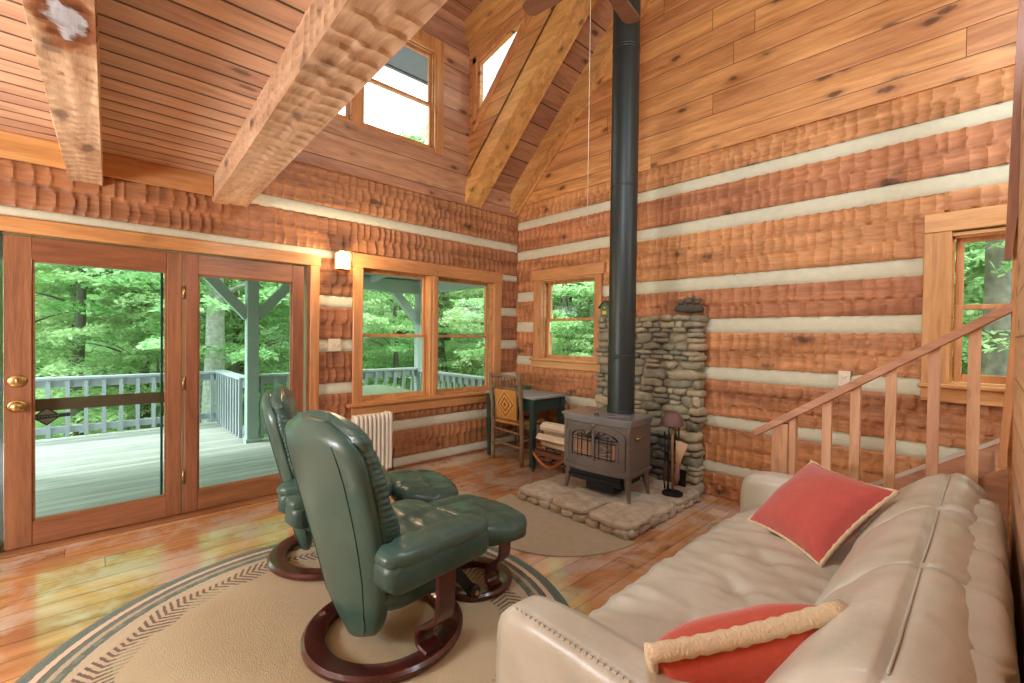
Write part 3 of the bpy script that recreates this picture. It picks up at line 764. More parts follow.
# ------------------------------------------------------------------ recliners
def wr(amp, sc, sd=0):
    """soft leather wrinkles"""
    sx, sy, sz = sc
    def f(p, n):
        a = noise.noise((p.x*sx+sd, p.y*sy, p.z*sz)); b = noise.noise((p.x*sx*2.3, p.y*sy*2.3+sd, p.z*sz*2.3))
        return amp*(-abs(a)*1.6+.5*b+.4)
    return f
def back_section(zs, inset=0.0):
    tabw = [(.07,.07),(.10,.135),(.16,.195),(.25,.235),(.38,.272),(.52,.302),(.68,.325),(.82,.332),(.92,.322),(.99,.285),(1.03,.225),(1.055,.11)]
    taby = [(.07,-.14),(.2,-.145),(.4,-.18),(.6,-.225),(.8,-.275),(.95,-.315),(1.055,-.35)]
    return interp(tabw, zs), interp(taby, zs)
def make_recliner(loc, rz, label):
    r = empty('recliner', loc, rz, label, 'recliner', None)
    mb = MB(); mb.ring([(.268,.004),(.352,.004),(.366,.014),(.366,.030),(.352,.042),(.282,.042),(.268,.032)], (0,0,0), 64); mb.build('base_ring', M['cherry'], r, 40)
    for sx in (-1,1):
        mb = MB()
        P = [(.405,.50),(.405,.40),(.402,.30),(.396,.235),(.375,.195),(.335,.165),(.295,.145),(.268,.120),(.258,.090),(.268,.062),(.295,.050),(.335,.046)]
        # smooth the path
        Q = []
        for i in range(len(P)-1):
            p0 = P[max(0,i-1)]; p1 = P[i]; p2 = P[i+1]; p3 = P[min(len(P)-1,i+2)]
            for q in range(4):
                t = q/4
                Q.append(tuple(.5*((2*p1[c])+(-p0[c]+p2[c])*t+(2*p0[c]-5*p1[c]+4*p2[c]-p3[c])*t*t+(-p0[c]+3*p1[c]-3*p2[c]+p3[c])*t**3) for c in (0,1)))
        Q.append(P[-1])
        mb.strap([(sx*x, .03, z) for x, z in Q], .10, .022, (0,1,0)); mb.build('leg', M['cherry'], r, 40)
        a = MB(); a.pillow((sx*.405,-.025,.572), (.160,.53,.066), (6,26,5), 4.0, disp=wr(.009,(9,16,4),sx*3+rz)); arm = a.build('armrest', M['green_leather'], r, True)
        a = MB(); a.pillow((sx*.405,-.025,.508), (.154,.520,.120), (5,18,5), 7); a.build('armrest_panel', M['green_seam'], arm, True)
    mb = MB(); mb.pillow((0,.04,.30), (.58,.48,.17), (10,10,6), 4.5, shape=lambda q: Vector((q.x*(1-.14*max(0,-q.z)), q.y*(1-.1*max(0,-q.z)), q.z))); mb.build('seat_shell', M['green_seam'], r, True)
    mb = MB(); f = wr(.012, (5,13,4), 7+rz)
    def sd(p, n):
        d = f(p, n)
        if n.z > .3: d -= .016*math.exp(-((p.y-.06)/.014)**2)+.012*math.exp(-(p.x/.014)**2)*(p.y > .06)
        return d
    mb.pillow((0,.055,.415), (.655,.60,.155), (22,24,7), 3.6, rot=RX(math.radians(4)), disp=sd); mb.build('seat_cushion', M['green_leather'], r, True)
    # back shell, lofted
    mb = MB(); nz = 26; nc = 28
    zsl = [.07+(1.055-.07)*(i/(nz-1)) for i in range(nz)]
    def PS(i, j):
        z = zsl[i]; w, y = back_section(z); a = 2*PI*j/(nc-1)
        c, s_ = math.cos(a), math.sin(a); e = 2/2.7
        x = w*math.copysign(abs(c)**e, c); t = .062 if s_ < 0 else .045
        tt = t*min(1, .45+(z-.09)*4)*(1 if z < .95 else max(.15, 1-((z-.95)/.11)**2))
        return (x, y+tt*math.copysign(abs(s_)**e, s_)-.02*(1-(x/w)**2 if w > 0 else 0)*(s_ < 0), z)
    mb.quadgrid(PS, nz, nc); mb.poly([PS(nz-1, j) for j in range(nc-1)]); mb.poly([PS(0, j) for j in range(nc-1)][::-1]); sh = mb.build('back_shell', M['green_leather'], r, True)
    # seams down the back
    mb = MB()
    for sx in (-1,1):
        pts = []
        for i in range(1, nz-2):
            z = zsl[i]; w, y = back_section(z); x = sx*w*.72
            pts.append((x, y-.062*min(1,.45+(z-.09)*4)*(1 if z < .95 else max(.15,1-((z-.95)/.11)**2))*(1-.72**2.7)**(1/2.7)-.02*(1-.72**2)-.0005, z))
        mb.tube(pts, .0026, 6)
    mb.build('seam', M['green_seam'], sh, True)
    # front cushion with a rolled, ruched edge
    mb = MB(); nz2 = 90; nc2 = 56; z0, z1 = .36, 1.075
    def PC(i, j):
        q = i/(nz2-1); z = z0+(z1-z0)*q; zz = min(z, 1.05); w, y = back_section(zz)
        endk = min(1, math.sin(PI*min(.5, q*4*.5 if q < .25 else .5)) if q < .25 else 1)
        top = max(0, (q-.86)/.14); w2 = (w+.010)*(1-.0*top)*(.75+.25*min(1, q*7))
        th = .058*(min(1, .25+q*6))*(math.sqrt(max(0.02, 1-top**2)))
        if q > .86: w2 = (back_section(.96)[0]+.010)*math.sqrt(max(.004, 1-(top*.99)**2.2))
        a = 2*PI*j/(nc2-1); c, s_ = math.cos(a), math.sin(a); e = 2/3.0
        x = w2*math.copysign(abs(c)**e, c); yy = y+.040+th*math.copysign(abs(s_)**e, s_)
        if q > .86: yy += .01*top
        edge = abs(c)**3
        rv = .0045*math.sin(z*260+4*noise.noise((x*9, z*8, rz)))*edge if s_ > -.9 else 0
        if top > 0: rv += .0045*math.sin(x*260+3*noise.noise((x*7,z*6,1)))*top
        nn = Vector((c, s_, 0)); g = .010*noise.noise((x*5, z*14+rz, s_*2))
        lum = .022*math.exp(-((z-.62)/.10)**2) if s_ > 0 else 0
        return (x+nn.x*(rv+g), yy+nn.y*(rv+g)+lum, z)
    mb.quadgrid(PC, nz2, nc2); mb.poly([PC(nz2-1, j) for j in range(nc2-1)]); mb.poly([PC(0, j) for j in range(nc2-1)][::-1]); mb.build('back_cushion', M['green_leather'], r, True)
    # bracket and round recline knob on each side
    for sx in (-1,1):
        mb = MB(); mb.bar((sx*.335,.10,.40), (sx*.345,.24,.215), .012, .05, bev=.003); bk = mb.build('recline_bracket', M['black_iron'], r)
        b = MB(); b.lathe([(0,.032),(.026,.032),(.032,.026),(.032,0),(0,0)], (0,0,0), 20); b.v = [(sx*(.345+z), .235+x, .225+y) for x, y, z in b.v]; b.build('recline_knob', M['black_iron'], bk, 40)
        b = MB(); b.lathe([(0,.040),(.010,.040),(.012,.036),(.012,.03)], (0,0,0), 14); b.v = [(sx*(.345+z), .235+x, .225+y) for x, y, z in b.v]; b.build('bolt', M['brass'], bk, 40)
    return r
def make_ottoman(loc, rz, label, crz=0):
    r = empty('ottoman', loc, rz, label, 'ottoman', None)
    mb = MB(); mb.ring([(.140,.004),(.205,.004),(.216,.013),(.216,.028),(.205,.038),(.152,.038),(.140,.03)], (0,0,0), 56); mb.build('base_ring', M['cherry'], r, 40)
    for sx in (-1,1):
        P = [(.235,.33),(.235,.27),(.225,.22),(.19,.185),(.15,.155),(.132,.12),(.128,.085),(.142,.056),(.175,.042)]
        Q = []
        for i in range(len(P)-1):
            p0 = P[max(0,i-1)]; p1 = P[i]; p2 = P[i+1]; p3 = P[min(len(P)-1,i+2)]
            for q in range(4):
                t = q/4
                Q.append(tuple(.5*((2*p1[c])+(-p0[c]+p2[c])*t+(2*p0[c]-5*p1[c]+4*p2[c]-p3[c])*t*t+(-p0[c]+3*p1[c]-3*p2[c]+p3[c])*t**3) for c in (0,1)))
        Q.append(P[-1])
        mb = MB(); mb.strap([(sx*x, 0, z) for x, z in Q], .085, .020, (0,1,0)); mb.build('leg', M['cherry'], r, 40)
    mb = MB(); f = wr(.010, (14,6,4), 3+rz)
    def sd(p, n):
        d = f(p, n)
        if n.z > .25:
            d -= .014*math.exp(-(p.y/.011)**2)+.014*math.exp(-((abs(p.x)-.13)/.011)**2)*(abs(p.y) < .17)
        return d
    mb.pillow((0,.0,.375), (.60,.44,.135), (30,22,7), 3.0, rot=RX(math.radians(-7)), disp=sd, shape=lambda q: Vector((q.x, q.y, q.z-.10*q.x*q.x)))
    cu = mb.build('cushion', M['green_leather'], r, True)
    mb = MB(); mb.pillow((0,0,.335), (.565,.41,.085), (12,10,4), 4, rot=RX(math.radians(-7))); mb.build('cushion_panel', M['green_seam'], r, True)
    return r
make_recliner((2.30,-3.05,.013), math.radians(5), 'green leather recliner nearest the sofa arm, its smooth back in full view')
make_recliner((1.37,-2.94,.013), math.radians(-19), 'green leather recliner standing behind the first, nearer the glass doors')
make_ottoman((2.25,-2.47,.013), math.radians(4), 'green leather ottoman in front of the nearer recliner, by the tan mat')
make_ottoman((1.60,-2.43,.013), math.radians(-14), 'green leather ottoman of the recliner nearer the glass doors')

# ------------------------------------------------------------------ sofa
so = empty('sofa', (3.75,-2.10,0), 0, 'cream leather sofa along the right wall, seen from above its end', 'sofa')
SO = Vector((3.75,-2.10,0))
class SMB(MB):
    def build(s, name, mat, parent=None, smooth=False, loc=None):
        s.v = [tuple(Vector(p)-SO) for p in s.v]; return MB.build(s, name, mat, parent, smooth, loc)
mb = SMB(); mb.pillow((3.78,-2.10,.19), (.94,1.86,.24), (10,14,5), 8); mb.build('base', M['cream_leather'], so, True)
for nm, yc in (('arm',-3.095), ('arm',-1.10)):
    mb = SMB(); mb.pillow((3.72,yc,.325), (1.02,.175,.585), (22,7,14), 7, disp=wr(.004,(4,4,4),yc)); a = mb.build(nm, M['cream_leather'], so, True)
    if yc < -2:
        mb = SMB()
        for i in range(44): mb.b2((3.30+i*.018,yc-.066,.611), (3.309+i*.018,yc-.060,.6175))
        mb.build('stitching', M['cream_leather'], a)
mb = SMB(); mb.pillow((4.225,-2.10,.42), (.17,1.86,.74), (8,120,14), 5, disp=lambda p, n, f_=wr(.006,(3,6,5),2): f_(p, n)-.012*sum(math.exp(-((p.y-q)/.014)**2) for q in (-.62,-.31,0,.31,.62))); mb.build('back_frame', M['cream_leather'], so, True)
f = wr(.010, (4,9,3), 5)
TU = [(3.60,y) for y in (-2.62,-2.29,-1.96,-1.63)]
def seat_d(p, n):
    d = f(p, n)
    if n.z > .3:
        X, Y = p.x+3.60, p.y-2.10
        for tx, ty in TU:
            dx, dy = X-tx, Y-ty; rr = math.hypot(dx, dy)
            d -= .030*math.exp(-(rr/.05)**2)
            for k, an in enumerate((.5, 2.2, 3.6, 5.6)):
                al = dx*math.cos(an)+dy*math.sin(an); ac = -dx*math.sin(an)+dy*math.cos(an)
                if 0 < al < .30: d -= .013*math.exp(-(ac/.012)**2)*(1-al/.30)
        for y in (-2.455,-2.125,-1.795): d -= .006*math.exp(-((Y-y)/.05)**2)
        d += .020*math.cos((X-3.6)/.34*PI*.5)
    return d
mb = SMB(); mb.pillow((3.60,-2.10,.375), (.66,1.84,.17), (34,86,8), 5, disp=seat_d); mb.build('seat_cushion', M['cream_leather'], so, True)
PROF = [(3.86,.43),(3.83,.50),(3.85,.59),(3.90,.69),(3.96,.78),(4.03,.845),(4.10,.875),(4.16,.868),(4.205,.835),(4.232,.77),(4.24,.66),(4.23,.52),(4.18,.43),(4.02,.40)]
PROF = [(x+.028, .43+(z-.43)*.87) for x, z in PROF]
def closed_curve(P, m):
    out = []; n = len(P)
    for i in range(n):
        p0, p1, p2, p3_ = P[i-1], P[i], P[(i+1) % n], P[(i+2) % n]
        for q in range(m):
            t = q/m
            out.append(tuple(.5*((2*p1[c])+(-p0[c]+p2[c])*t+(2*p0[c]-5*p1[c]+4*p2[c]-p3_[c])*t*t+(-p0[c]+3*p1[c]-3*p2[c]+p3_[c])*t**3) for c in (0,1)))
    return out
CC = closed_curve(PROF, 5); CX, CZ = 4.068, .60
for i, (ya, yb) in enumerate(((-3.02,-2.42),(-2.42,-1.80),(-1.80,-1.18))):
    mb = SMB(); n = 44; m = len(CC)
    def PB_(q, j, i=i, ya=ya, yb=yb):
        t = -1+2*q/(n-1); x, z = CC[j % m]; e = 1-abs(t)
        k = 1-.085*math.exp(-(e/.10)**2)-.25*math.exp(-(e/.02)**2)
        up = max(0, min(1, (z-.48)/.26)); dx, dz = x-CX, z-CZ; L = math.hypot(dx, dz)
        seam = math.exp(-((x-4.133)/.012)**2)*(z > .66)
        y = (ya+yb)/2+t*(yb-ya)/2*1.01
        # gathers fanning out of the seam near the cushion ends
        ga = .014*math.sin(28*(y+.35*(x-4.1)*(1 if t > 0 else -1))+i)*math.exp(-(abs(x-4.13)/.12)**2)*math.exp(-(e/.30)**2)
        wv = .010*noise.noise((x*6+i, y*2.2, z*6))+.007*noise.noise((x*15+i*3, y*5, z*13))
        soft = -.010*abs(noise.noise((x*3.5+y*5+i*7, y*1.5-x*5, z*3.5)))*up
        d = -.016*seam+(ga+wv+soft)*up
        s = k+d/L
        return (CX+dx*s, y, CZ+dz*s)
    mb.quadgrid(PB_, n, m+1)
    mb.poly([PB_(0, j) for j in range(m)]); mb.poly([PB_(n-1, j) for j in range(m)][::-1])
    c = mb.build('back_cushion', M['cream_leather'], so, True)
    mb = SMB(); zt_ = lambda q: PB_(q, min(range(m), key=lambda j: abs(CC[j][0]-4.133)-(1 if CC[j][1] > .66 else 0)))
    pts = [zt_(q) for q in range(3, n-3)]
    mb.tube([(p[0]+.010, p[1], p[2]+.006) for p in pts], .003, 5); mb.build('stitched_seam', M['cream_leather'], c, True)
# throw pillows
def throw_pillow(name, c, u, v, su, sv, th, mat, label, sd):
    c, u, v = Vector(c), Vector(u).normalized(), Vector(v); v = (v-u*v.dot(u)).normalized(); n = u.cross(v)
    N_ = 26; mb = MB()
    def base(a, b):
        return u*(su/2*a*(1-.10*(1-b*b)))+v*(sv/2*b*(1-.10*(1-a*a)))
    for sg in (1,-1):
        def P(i, j):
            a = -1+2*i/N_; b = -1+2*j/N_
            h = th/2*(max(0,(1-a*a)*(1-b*b)))**.42
            w = .012*noise.noise((a*2.2+sd, b*2.2, sg))+.008*math.sin(7*a*b+sd)*(1-abs(a*b))
            return base(a, b)+n*sg*(h*(1+w*4) if h > 0 else 0)
        mb.quadgrid(P, N_+1, N_+1, flip=(sg < 0))
    o = mb.build(name, mat, None, True, tuple(c)); tag(o, label, 'pillow')
    mb = MB(); pts = []
    for k in range(4):
        for i in range(26):
            t = -1+2*i/26
            a, b = [(t,-1),(1,t),(-t,1),(-1,-t)][k]
            pts.append(base(a, b)*1.02)
    pts.append(pts[0])
    # flat braid, woven: a bumpy band
    L = 0; R = []
    for i, p in enumerate(pts): R.append((.024 if su > .48 else .011)+.0025*math.sin(i*2.6))
    mb.tube(pts, R, 8, cap=False, flat=.55, up=tuple(n)); mb.build('braid_trim', M['braid'], o, True)
    return o
throw_pillow('throw_pillow', (3.695,-1.56,.620), (.808,-.59,.0), (.462,.615,.639), .46, .46, .21, M['pillow_rose'], 'rose red throw pillow with cream edging at the middle of the sofa', 1.0)
throw_pillow('throw_pillow', (3.81,-2.84,.548), (.30,.40,.08), (.16,-.30,.60), .50, .36, .24, M['pillow_red'], 'rust red throw pillow with wide cream braid by the near sofa arm', 5.0)
# ------------------------------------------------------------------ stone wall and hearth
def stone_mat(name, a, b, c, low_dark=False):
    t = NT(name); co = t.obj(); g = t.n('ShaderNodeNewGeometry').outputs['Random Per Island']
    base = t.ramp(g, [(0,a),(.35,b),(.7,c),(1,a)])
    n = t.noise(co, 16, 6, .65); col = t.mix(t.ramp(n, [(.35,(0,0,0,1)),(.7,(1,1,1,1))]), base, t.mix(.45, base, lin((70,62,50))))
    if low_dark:
        # darker tone on the lower stones behind the stove
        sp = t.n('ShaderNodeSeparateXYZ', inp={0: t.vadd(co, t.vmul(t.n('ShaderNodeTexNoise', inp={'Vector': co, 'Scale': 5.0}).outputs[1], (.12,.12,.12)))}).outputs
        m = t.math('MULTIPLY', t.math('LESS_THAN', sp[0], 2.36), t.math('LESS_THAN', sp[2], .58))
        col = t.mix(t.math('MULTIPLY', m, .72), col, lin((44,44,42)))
    n2 = t.noise(co, 60, 5, .7)
    t.pbsdf(col, .85, t.bump(t.math('ADD', n, t.math('MULTIPLY', n2, .5)), .5, .02)); return t.m
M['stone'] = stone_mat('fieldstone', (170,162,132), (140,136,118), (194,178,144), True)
M['hearth'] = stone_mat('hearth_stone', (196,180,154), (166,146,122), (206,196,178))
def rock(mb, c, d, sd, e=3.4, n=5, rough=.10, rot=None):
    def dp(p, nn): return rough*min(d)*(noise.noise((p.x*9/ max(d)*.35+sd, p.y*12+sd, p.z*9/max(d)*.35))*1.2+.5*noise.noise((p.x*28+sd, p.y*28, p.z*28)))
    mb.pillow(c, d, (n,n,n), e, rot=rot, disp=dp)
rnd = random.Random(5)
mb = MB(); z = .02; X0, X1 = 1.385, 2.505; row = 0
while z < 1.62:
    h = rnd.choice([.045,.06,.07,.085,.10]); h = min(h, 1.66-z); x = X0+rnd.uniform(-.03,.02)
    while x < X1-.02:
        w = rnd.uniform(.09,.25)*(.8+.4*(h > .07)); w = min(w, X1-x+rnd.uniform(-.01,.02))
        if X1-(x+w) < .06: w = X1-x+rnd.uniform(-.015,.015)
        if h > .08 and rnd.random() < .25 and w < .18:
            rock(mb, (x+w/2,-.09,z+h*.26), (w*.96,.17,h*.52), rnd.random()*90, rough=.16); rock(mb, (x+w/2,-.09,z+h*.76), (w*.96,.17,h*.50), rnd.random()*90, rough=.16)
        else: rock(mb, (x+w/2,-.085+rnd.uniform(-.012,.012),z+h/2+rnd.uniform(-.006,.006)), (w*1.0,.175+rnd.uniform(-.02,.03),h*1.04), rnd.random()*90, rough=.16, rot=RY(rnd.uniform(-.05,.05)), e=rnd.choice([2.8,3.4,4.5]))
        x += w
    z += h*.97; row += 1
mb.b2((X0+.04,-.12,0), (X1-.04,-.012,1.58))
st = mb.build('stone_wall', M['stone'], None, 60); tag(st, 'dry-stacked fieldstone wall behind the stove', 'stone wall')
mb = MB(); HX0, HX1, HY0 = 1.45, 2.555, -1.355
mb.b2((HX0+.06,HY0+.06,0), (HX1-.05,-.19,.085))
xs = [HX0, 1.80, 2.16, HX1]; ys = [HY0, -1.02, -.66, -.19]
for i in range(3):
    for j in range(3):
        x0, x1, y0, y1 = xs[i]+.05*rnd.uniform(-1,1)*(i > 0), xs[i+1], ys[j]+.05*rnd.uniform(-1,1)*(j > 0), ys[j+1]
        rock(mb, ((x0+x1)/2,(y0+y1)/2,.078+rnd.uniform(-.003,.004)), (x1-x0+.02,y1-y0+.02,.05), rnd.random()*90, e=6, n=9, rough=.20)
for k in range(9):     # front edge course
    a = HX0+(HX1-HX0)*k/9; w = (HX1-HX0)/9
    rock(mb, (a+w/2,HY0+.05,.032), (w*1.05,.13,.068), rnd.random()*90, e=3.5, rough=.2)
for k in range(8):
    a = HY0+1.15*k/8; w = 1.15/8
    rock(mb, (HX1-.055,a+w/2,.034), (.13,w*1.05,.070), rnd.random()*90, e=3.5, rough=.2)
    rock(mb, (HX0+.05,a+w/2,.034), (.13,w*1.05,.070), rnd.random()*90, e=3.5, rough=.2)
he = mb.build('stone_hearth', M['hearth'], None, 60); tag(he, 'low flagstone hearth under the stove', 'hearth')

# ------------------------------------------------------------------ stove and pipe
SX, SY, SZ = 2.005, -.83, .106
sv = empty('wood_stove', (SX,SY,SZ), math.radians(4), 'brown cast-iron stove with two arched glass doors on the stone hearth', 'stove')
W, D = .62, .36
mb = MB()
def bow(x): return -D/2-.030*(1-(2*x/W)**2)        # bowed front
def outline(z0, z1, grow=0):
    n = 16; A = [(-W/2-grow, D/2+grow)]+[( -W/2-grow+(W+2*grow)*i/n, bow(-W/2+W*i/n)-grow) for i in range(n+1)]+[(W/2+grow, D/2+grow)]
    return A
mb.prism(outline(0,0), (0,0,.365), (0,0,.225), (1,0,0), (0,1,0)); body = mb.build('body', M['stove'], sv, 30)
mb = MB(); mb.prism(outline(0,0,.012), (0,0,.022), (0,0,.205), (1,0,0), (0,1,0)); mb.prism(outline(0,0,.005), (0,0,.012), (0,0,.19), (1,0,0), (0,1,0)); mb.build('bottom_ledge', M['stove'], sv, 30)
mb = MB(); mb.prism(outline(0,0,.024), (0,0,.018), (0,0,.640), (1,0,0), (0,1,0)); mb.prism(outline(0,0,.012), (0,0,.03), (0,0,.612), (1,0,0), (0,1,0)); mb.prism(outline(0,0,.006), (0,0,.02), (0,0,.595), (1,0,0), (0,1,0)); tp = mb.build('top_plate', M['stove_top'], sv, 30)
mb = MB(); mb.lathe([(0,.004),(.20,.004),(.205,0)], (0,-.01,.658), 40); mb.v = [(x*1.1, (y+.01)*.62-.02, z) for x,y,z in mb.v]; mb.build('top_lid', M['stove_top'], tp, 40)
mb = MB(); mb.tube([(-.02,-.17,.659),(-.02,-.17,.672),(.02,-.175,.672),(.02,-.175,.659)], .006, 6); mb.build('lid_handle', M['black_iron'], tp, True)
for sx in (-1,1):
    mb = MB(); mb.b2((sx*W/2-.028 if sx>0 else -W/2-.006,-D/2-.012,.215), (sx*W/2+.006 if sx>0 else -W/2+.028,-D/2+.03,.60), .006); mb.b2((sx*(W/2+.004)-.022,-D/2-.018,.425), (sx*(W/2+.004)+.012,-D/2+.03,.445), .004); mb.build('corner_post', M['stove'], sv)
# arched surround, doors, glass, muntins
def arch(hw, zb, zs, zt, n=20):
    """half-width, bottom, spring, top"""
    P = [(-hw,zb)]
    for i in range(n+1):
        a = PI-PI*i/n; P.append((hw*math.cos(a), zs+(zt-zs)*math.sin(a)**.8 if 0 < i < n else zs))
    return P+[(hw,zb)]
def ring_arch(A, B, y0, y1, mb):
    n = len(A)
    fy = lambda p, o: (p[0], bow(p[0])+o, p[1])
    b = len(mb.v)
    for P, o in ((A,y0),(A,y1),(B,y1),(B,y0)): mb.v += [fy(p,o) for p in P]
    for k in range(4):
        for i in range(n):
            a = b+k*n+i; c = b+k*n+(i+1)%n; d_ = b+((k+1)%4)*n+(i+1)%n; e = b+((k+1)%4)*n+i
            mb.f.append((a,c,d_,e))
A1 = arch(.280,.255,.49,.592); B1 = arch(.252,.280,.48,.566)
mb = MB(); ring_arch(A1, B1, -.016, .004, mb); mb.build('door_surround', M['stove'], sv, 40)
A2 = arch(.252,.280,.48,.566); B2_ = arch(.226,.304,.465,.540)
mb = MB(); ring_arch(A2, B2_, -.010, .004, mb); mb.b2((-.014,-D/2-.045,.29), (.014,-D/2-.025,.555), .004); dr = mb.build('door', M['stove'], sv, 40)
# firebox: dark opening with firebrick back and logs
mb = MB()
for P in (B2_,):
    b = len(mb.v); n = len(P)
    mb.v += [(p[0], bow(p[0])-.001, p[1]) for p in P]; mb.f.append(tuple(range(b,b+n)))
M['fire_dark'] = plain('firebox_glass', (26,22,20), .06, 0, **{'Coat Weight': .6}); mb.build('door_glass', M['fire_dark'], dr)
mb = MB()
for p0, p1, w in (((-.19,.36),(-.05,.352),.026),((-.17,.33),(-.03,.336),.022),((.04,.345),(.17,.37),.026),((.05,.425),(.15,.395),.022),((.06,.36),(.15,.41),.020),((.03,.33),(.19,.33),.022)):
    pts = [(lerp(p0[0],p1[0],t), bow(lerp(p0[0],p1[0],t))-.003, lerp(p0[1],p1[1],t)) for t in (0,.33,.66,1)]
    mb.tube(pts, w*.5, 8, flat=.22, up=(0,1,0))
M['log_pale'] = plain('ceramic_log', (176,140,98), .7, nz=.5, bscale=30)  # pale ceramic colour of the logs, no emission
mb.v = [tuple(p) for p in mb.v]
mb.build('fire_logs', M['log_pale'], dr, True)
mb = MB()
mb.b2((-.185,-D/2-.0305,.33), (-.03,-D/2-.0235,.475)); mb.build('firebrick', M['brick_fire'], dr); mb = MB(); mb.b2((.155,-D/2-.027,.33), (.195,-D/2-.018,.45)); mb.build('firebrick', M['brick_fire'], dr)
mb = MB()
for x in (-.155,-.115,-.055,.055,.13,.165): mb.tube([(x,bow(x)-.012,.31),(x,bow(x)-.012,.475+.05*(1-(x/.2)**2))], .004, 6)
for z in (.475,.45): 
    for sx in (-1,1): mb.tube([(sx*(.012+.19*i/8), bow(.012+.19*i/8)-.012, z) for i in range(9)], .004, 6)
mb.tube([(-.2+.4*i/12, bow(-.2+.4*i/12)-.012, .325) for i in range(13)], .004, 6)
for sx in (-1,1):        # fan tracery in the arch
    for an in (25,50,75): mb.tube([(sx*.015, bow(.01)-.012, .478), (sx*(.015+.15*math.cos(math.radians(an))), bow(.1)-.012, .478+.062*math.sin(math.radians(an)))], .0035, 6)
mb.build('door_grille', M['black_iron'], dr, True)
mb = MB(); mb.tube([(-.012,bow(0)-.02,.545),(-.02,bow(0)-.045,.535),(-.045,bow(0)-.05,.505)], [.007,.008,.010], 8); mb.build('door_handle', M['steel'], dr, True)
mb = MB(); mb.pillow((-.0,bow(0)-.018,.584), (.05,.02,.04), (5,4,5), 2.5); mb.build('door_latch', M['stove'], dr, True)
mb = MB()
for sx, sy in ((-1,-1),(1,-1),(1,1),(-1,1)):
    l = MB(); x, y = sx*(W/2-.03), sy*(D/2-.03)
    l.tube([(x,y,.215),(x,y,.15),(x+sx*.012,y+sy*.008,.08),(x+sx*.022,y+sy*.014,.015),(x+sx*.026,y+sy*.016,0)], [.036,.030,.021,.014,.017], 8); l.build('leg', M['stove'], sv, 50)
mb = MB(); mb.prism([(-.25,-.21),(.25,-.21),(.25,.16),(-.25,.16)], (0,0,.012), (0,0,.135), (1,0,0), (0,1,0)); mb.b2((-.24,-.185,.10), (.24,.15,.19), .006); mb.b2((-.12,-.14,.02), (.16,.12,.10), .01); mb.build('heat_shield', M['black_iron'], sv)
mb = MB()
mb.tube([(W/2,-.06,.50),(W/2+.03,-.06,.50)], .006, 8); mb.tube([(W/2+.012,-.10,.502),(W/2+.03,-.03,.498)], .007, 8); mb.build('damper_handle', M['brass'], sv, True)
pp = empty('stovepipe', (2.053,-.70,SZ+.655), 0, 'tall black stovepipe rising from the stove to the roof', 'stovepipe')
mb = MB(); mb.lathe([(.115,0),(.115,4.12)], (0,0,0), 40); mb.build('pipe', M['pipe'], pp, True)
for z in (.02,.48,.50,1.95,3.12,3.14):
    mb = MB(); mb.ring([(.115,z-.008),(.1175,z-.004),(.1185,z),(.1175,z+.004),(.115,z+.008)], (0,0,0), 40); mb.build('joint_band', M['pipe'], pp, True)
# ------------------------------------------------------------------ hearth tools
BX, BY, BZ = 2.44, -.50, .106
ts = empty('tool_stand', (BX,BY,BZ), 0, 'iron stand for fireplace tools at the corner of the hearth', 'tool stand', None)
mb = MB(); mb.lathe([(0,.030),(.02,.030),(.07,.020),(.085,.012),(.085,0),(0,0)], (0,0,0), 20); mb.build('base', M['black_iron'], ts, 40)
mb = MB(); mb.tube([(0,0,.02),(-.005,0,.3),(-.012,0,.60)], .011, 8); mb.build('pole', plain('tan_pole', (150,110,72), .5), ts, True)
mb = MB(); mb.lathe([(0,.12),(.03,.115),(.065,.09),(.085,.05),(.095,.0),(.075,-.01),(0,.02)], (-.012,0,.58), 14)
mb.v = [(x*(1+.10*math.sin(7*math.atan2(y,x+.012))), y*(1+.10*math.sin(7*math.atan2(y,x+.012))), z) for x,y,z in mb.v]
mb.build('fluted_cap', plain('rusty_iron', (112,84,76), .6, .2, nz=.2), ts, 50)
br = empty('hearth_broom', (BX+.055,BY-.02,BZ+.05), 0, 'hearth broom with pale bristles hanging upside down on the tool stand', 'broom')
mb = MB(); mb.tube([(.03,0,.40),(.01,0,.30),(-.005,0,.2)], [.055,.035,.018], 12, flat=.5); mb.build('bristles', plain('broom_straw', (206,172,132), .9, bump=.6, bscale=80), br, True)
mb = MB(); mb.tube([(-.005,0,.2),(-.012,0,.10),(-.02,0,.03)], [.018,.026,.012], 10, flat=.6); mb.build('handle', plain('broom_handle', (120,84,66), .6), br, True)
po = empty('fire_poker', (BX-.05,BY+.02,BZ), 0, 'thin black poker hanging at the left of the tool stand', 'poker')
mb = MB(); mb.tube([(0,0,.03),(-.005,0,.3),(0,0,.58)], .006, 8); mb.build('shaft', M['black_iron'], po, True)
mb = MB(); mb.tube([(0,0,.58),(0,0,.60),(.02,0,.62),(.02,0,.64)], .008, 8); mb.build('handle', M['black_iron'], po, True)
sh = empty('ash_shovel', (BX-.005,BY+.06,BZ), 0, 'black ash shovel hanging behind the tool stand pole', 'shovel')
mb = MB(); mb.tube([(.035,0,.22),(.02,0,.58)], .006, 8); mb.build('shaft', M['black_iron'], sh, True)
mb = MB(); mb.prism([(-.02,.20),(.09,.20),(.085,.06),(-.015,.06)], (0,.012,0), (0,0,0), (1,0,0), (0,0,1)); mb.build('blade', M['black_iron'], sh)
to = empty('log_tongs', (BX-.085,BY+.05,BZ), 0, 'rust-brown iron tongs leaning at the left of the tool stand', 'tongs')
mb = MB()
for sx in (-1,1): mb.tube([(sx*.012,0,.01),(sx*.03,0,.16),(sx*.012,0,.30),(sx*.02,0,.50)], .006, 8)
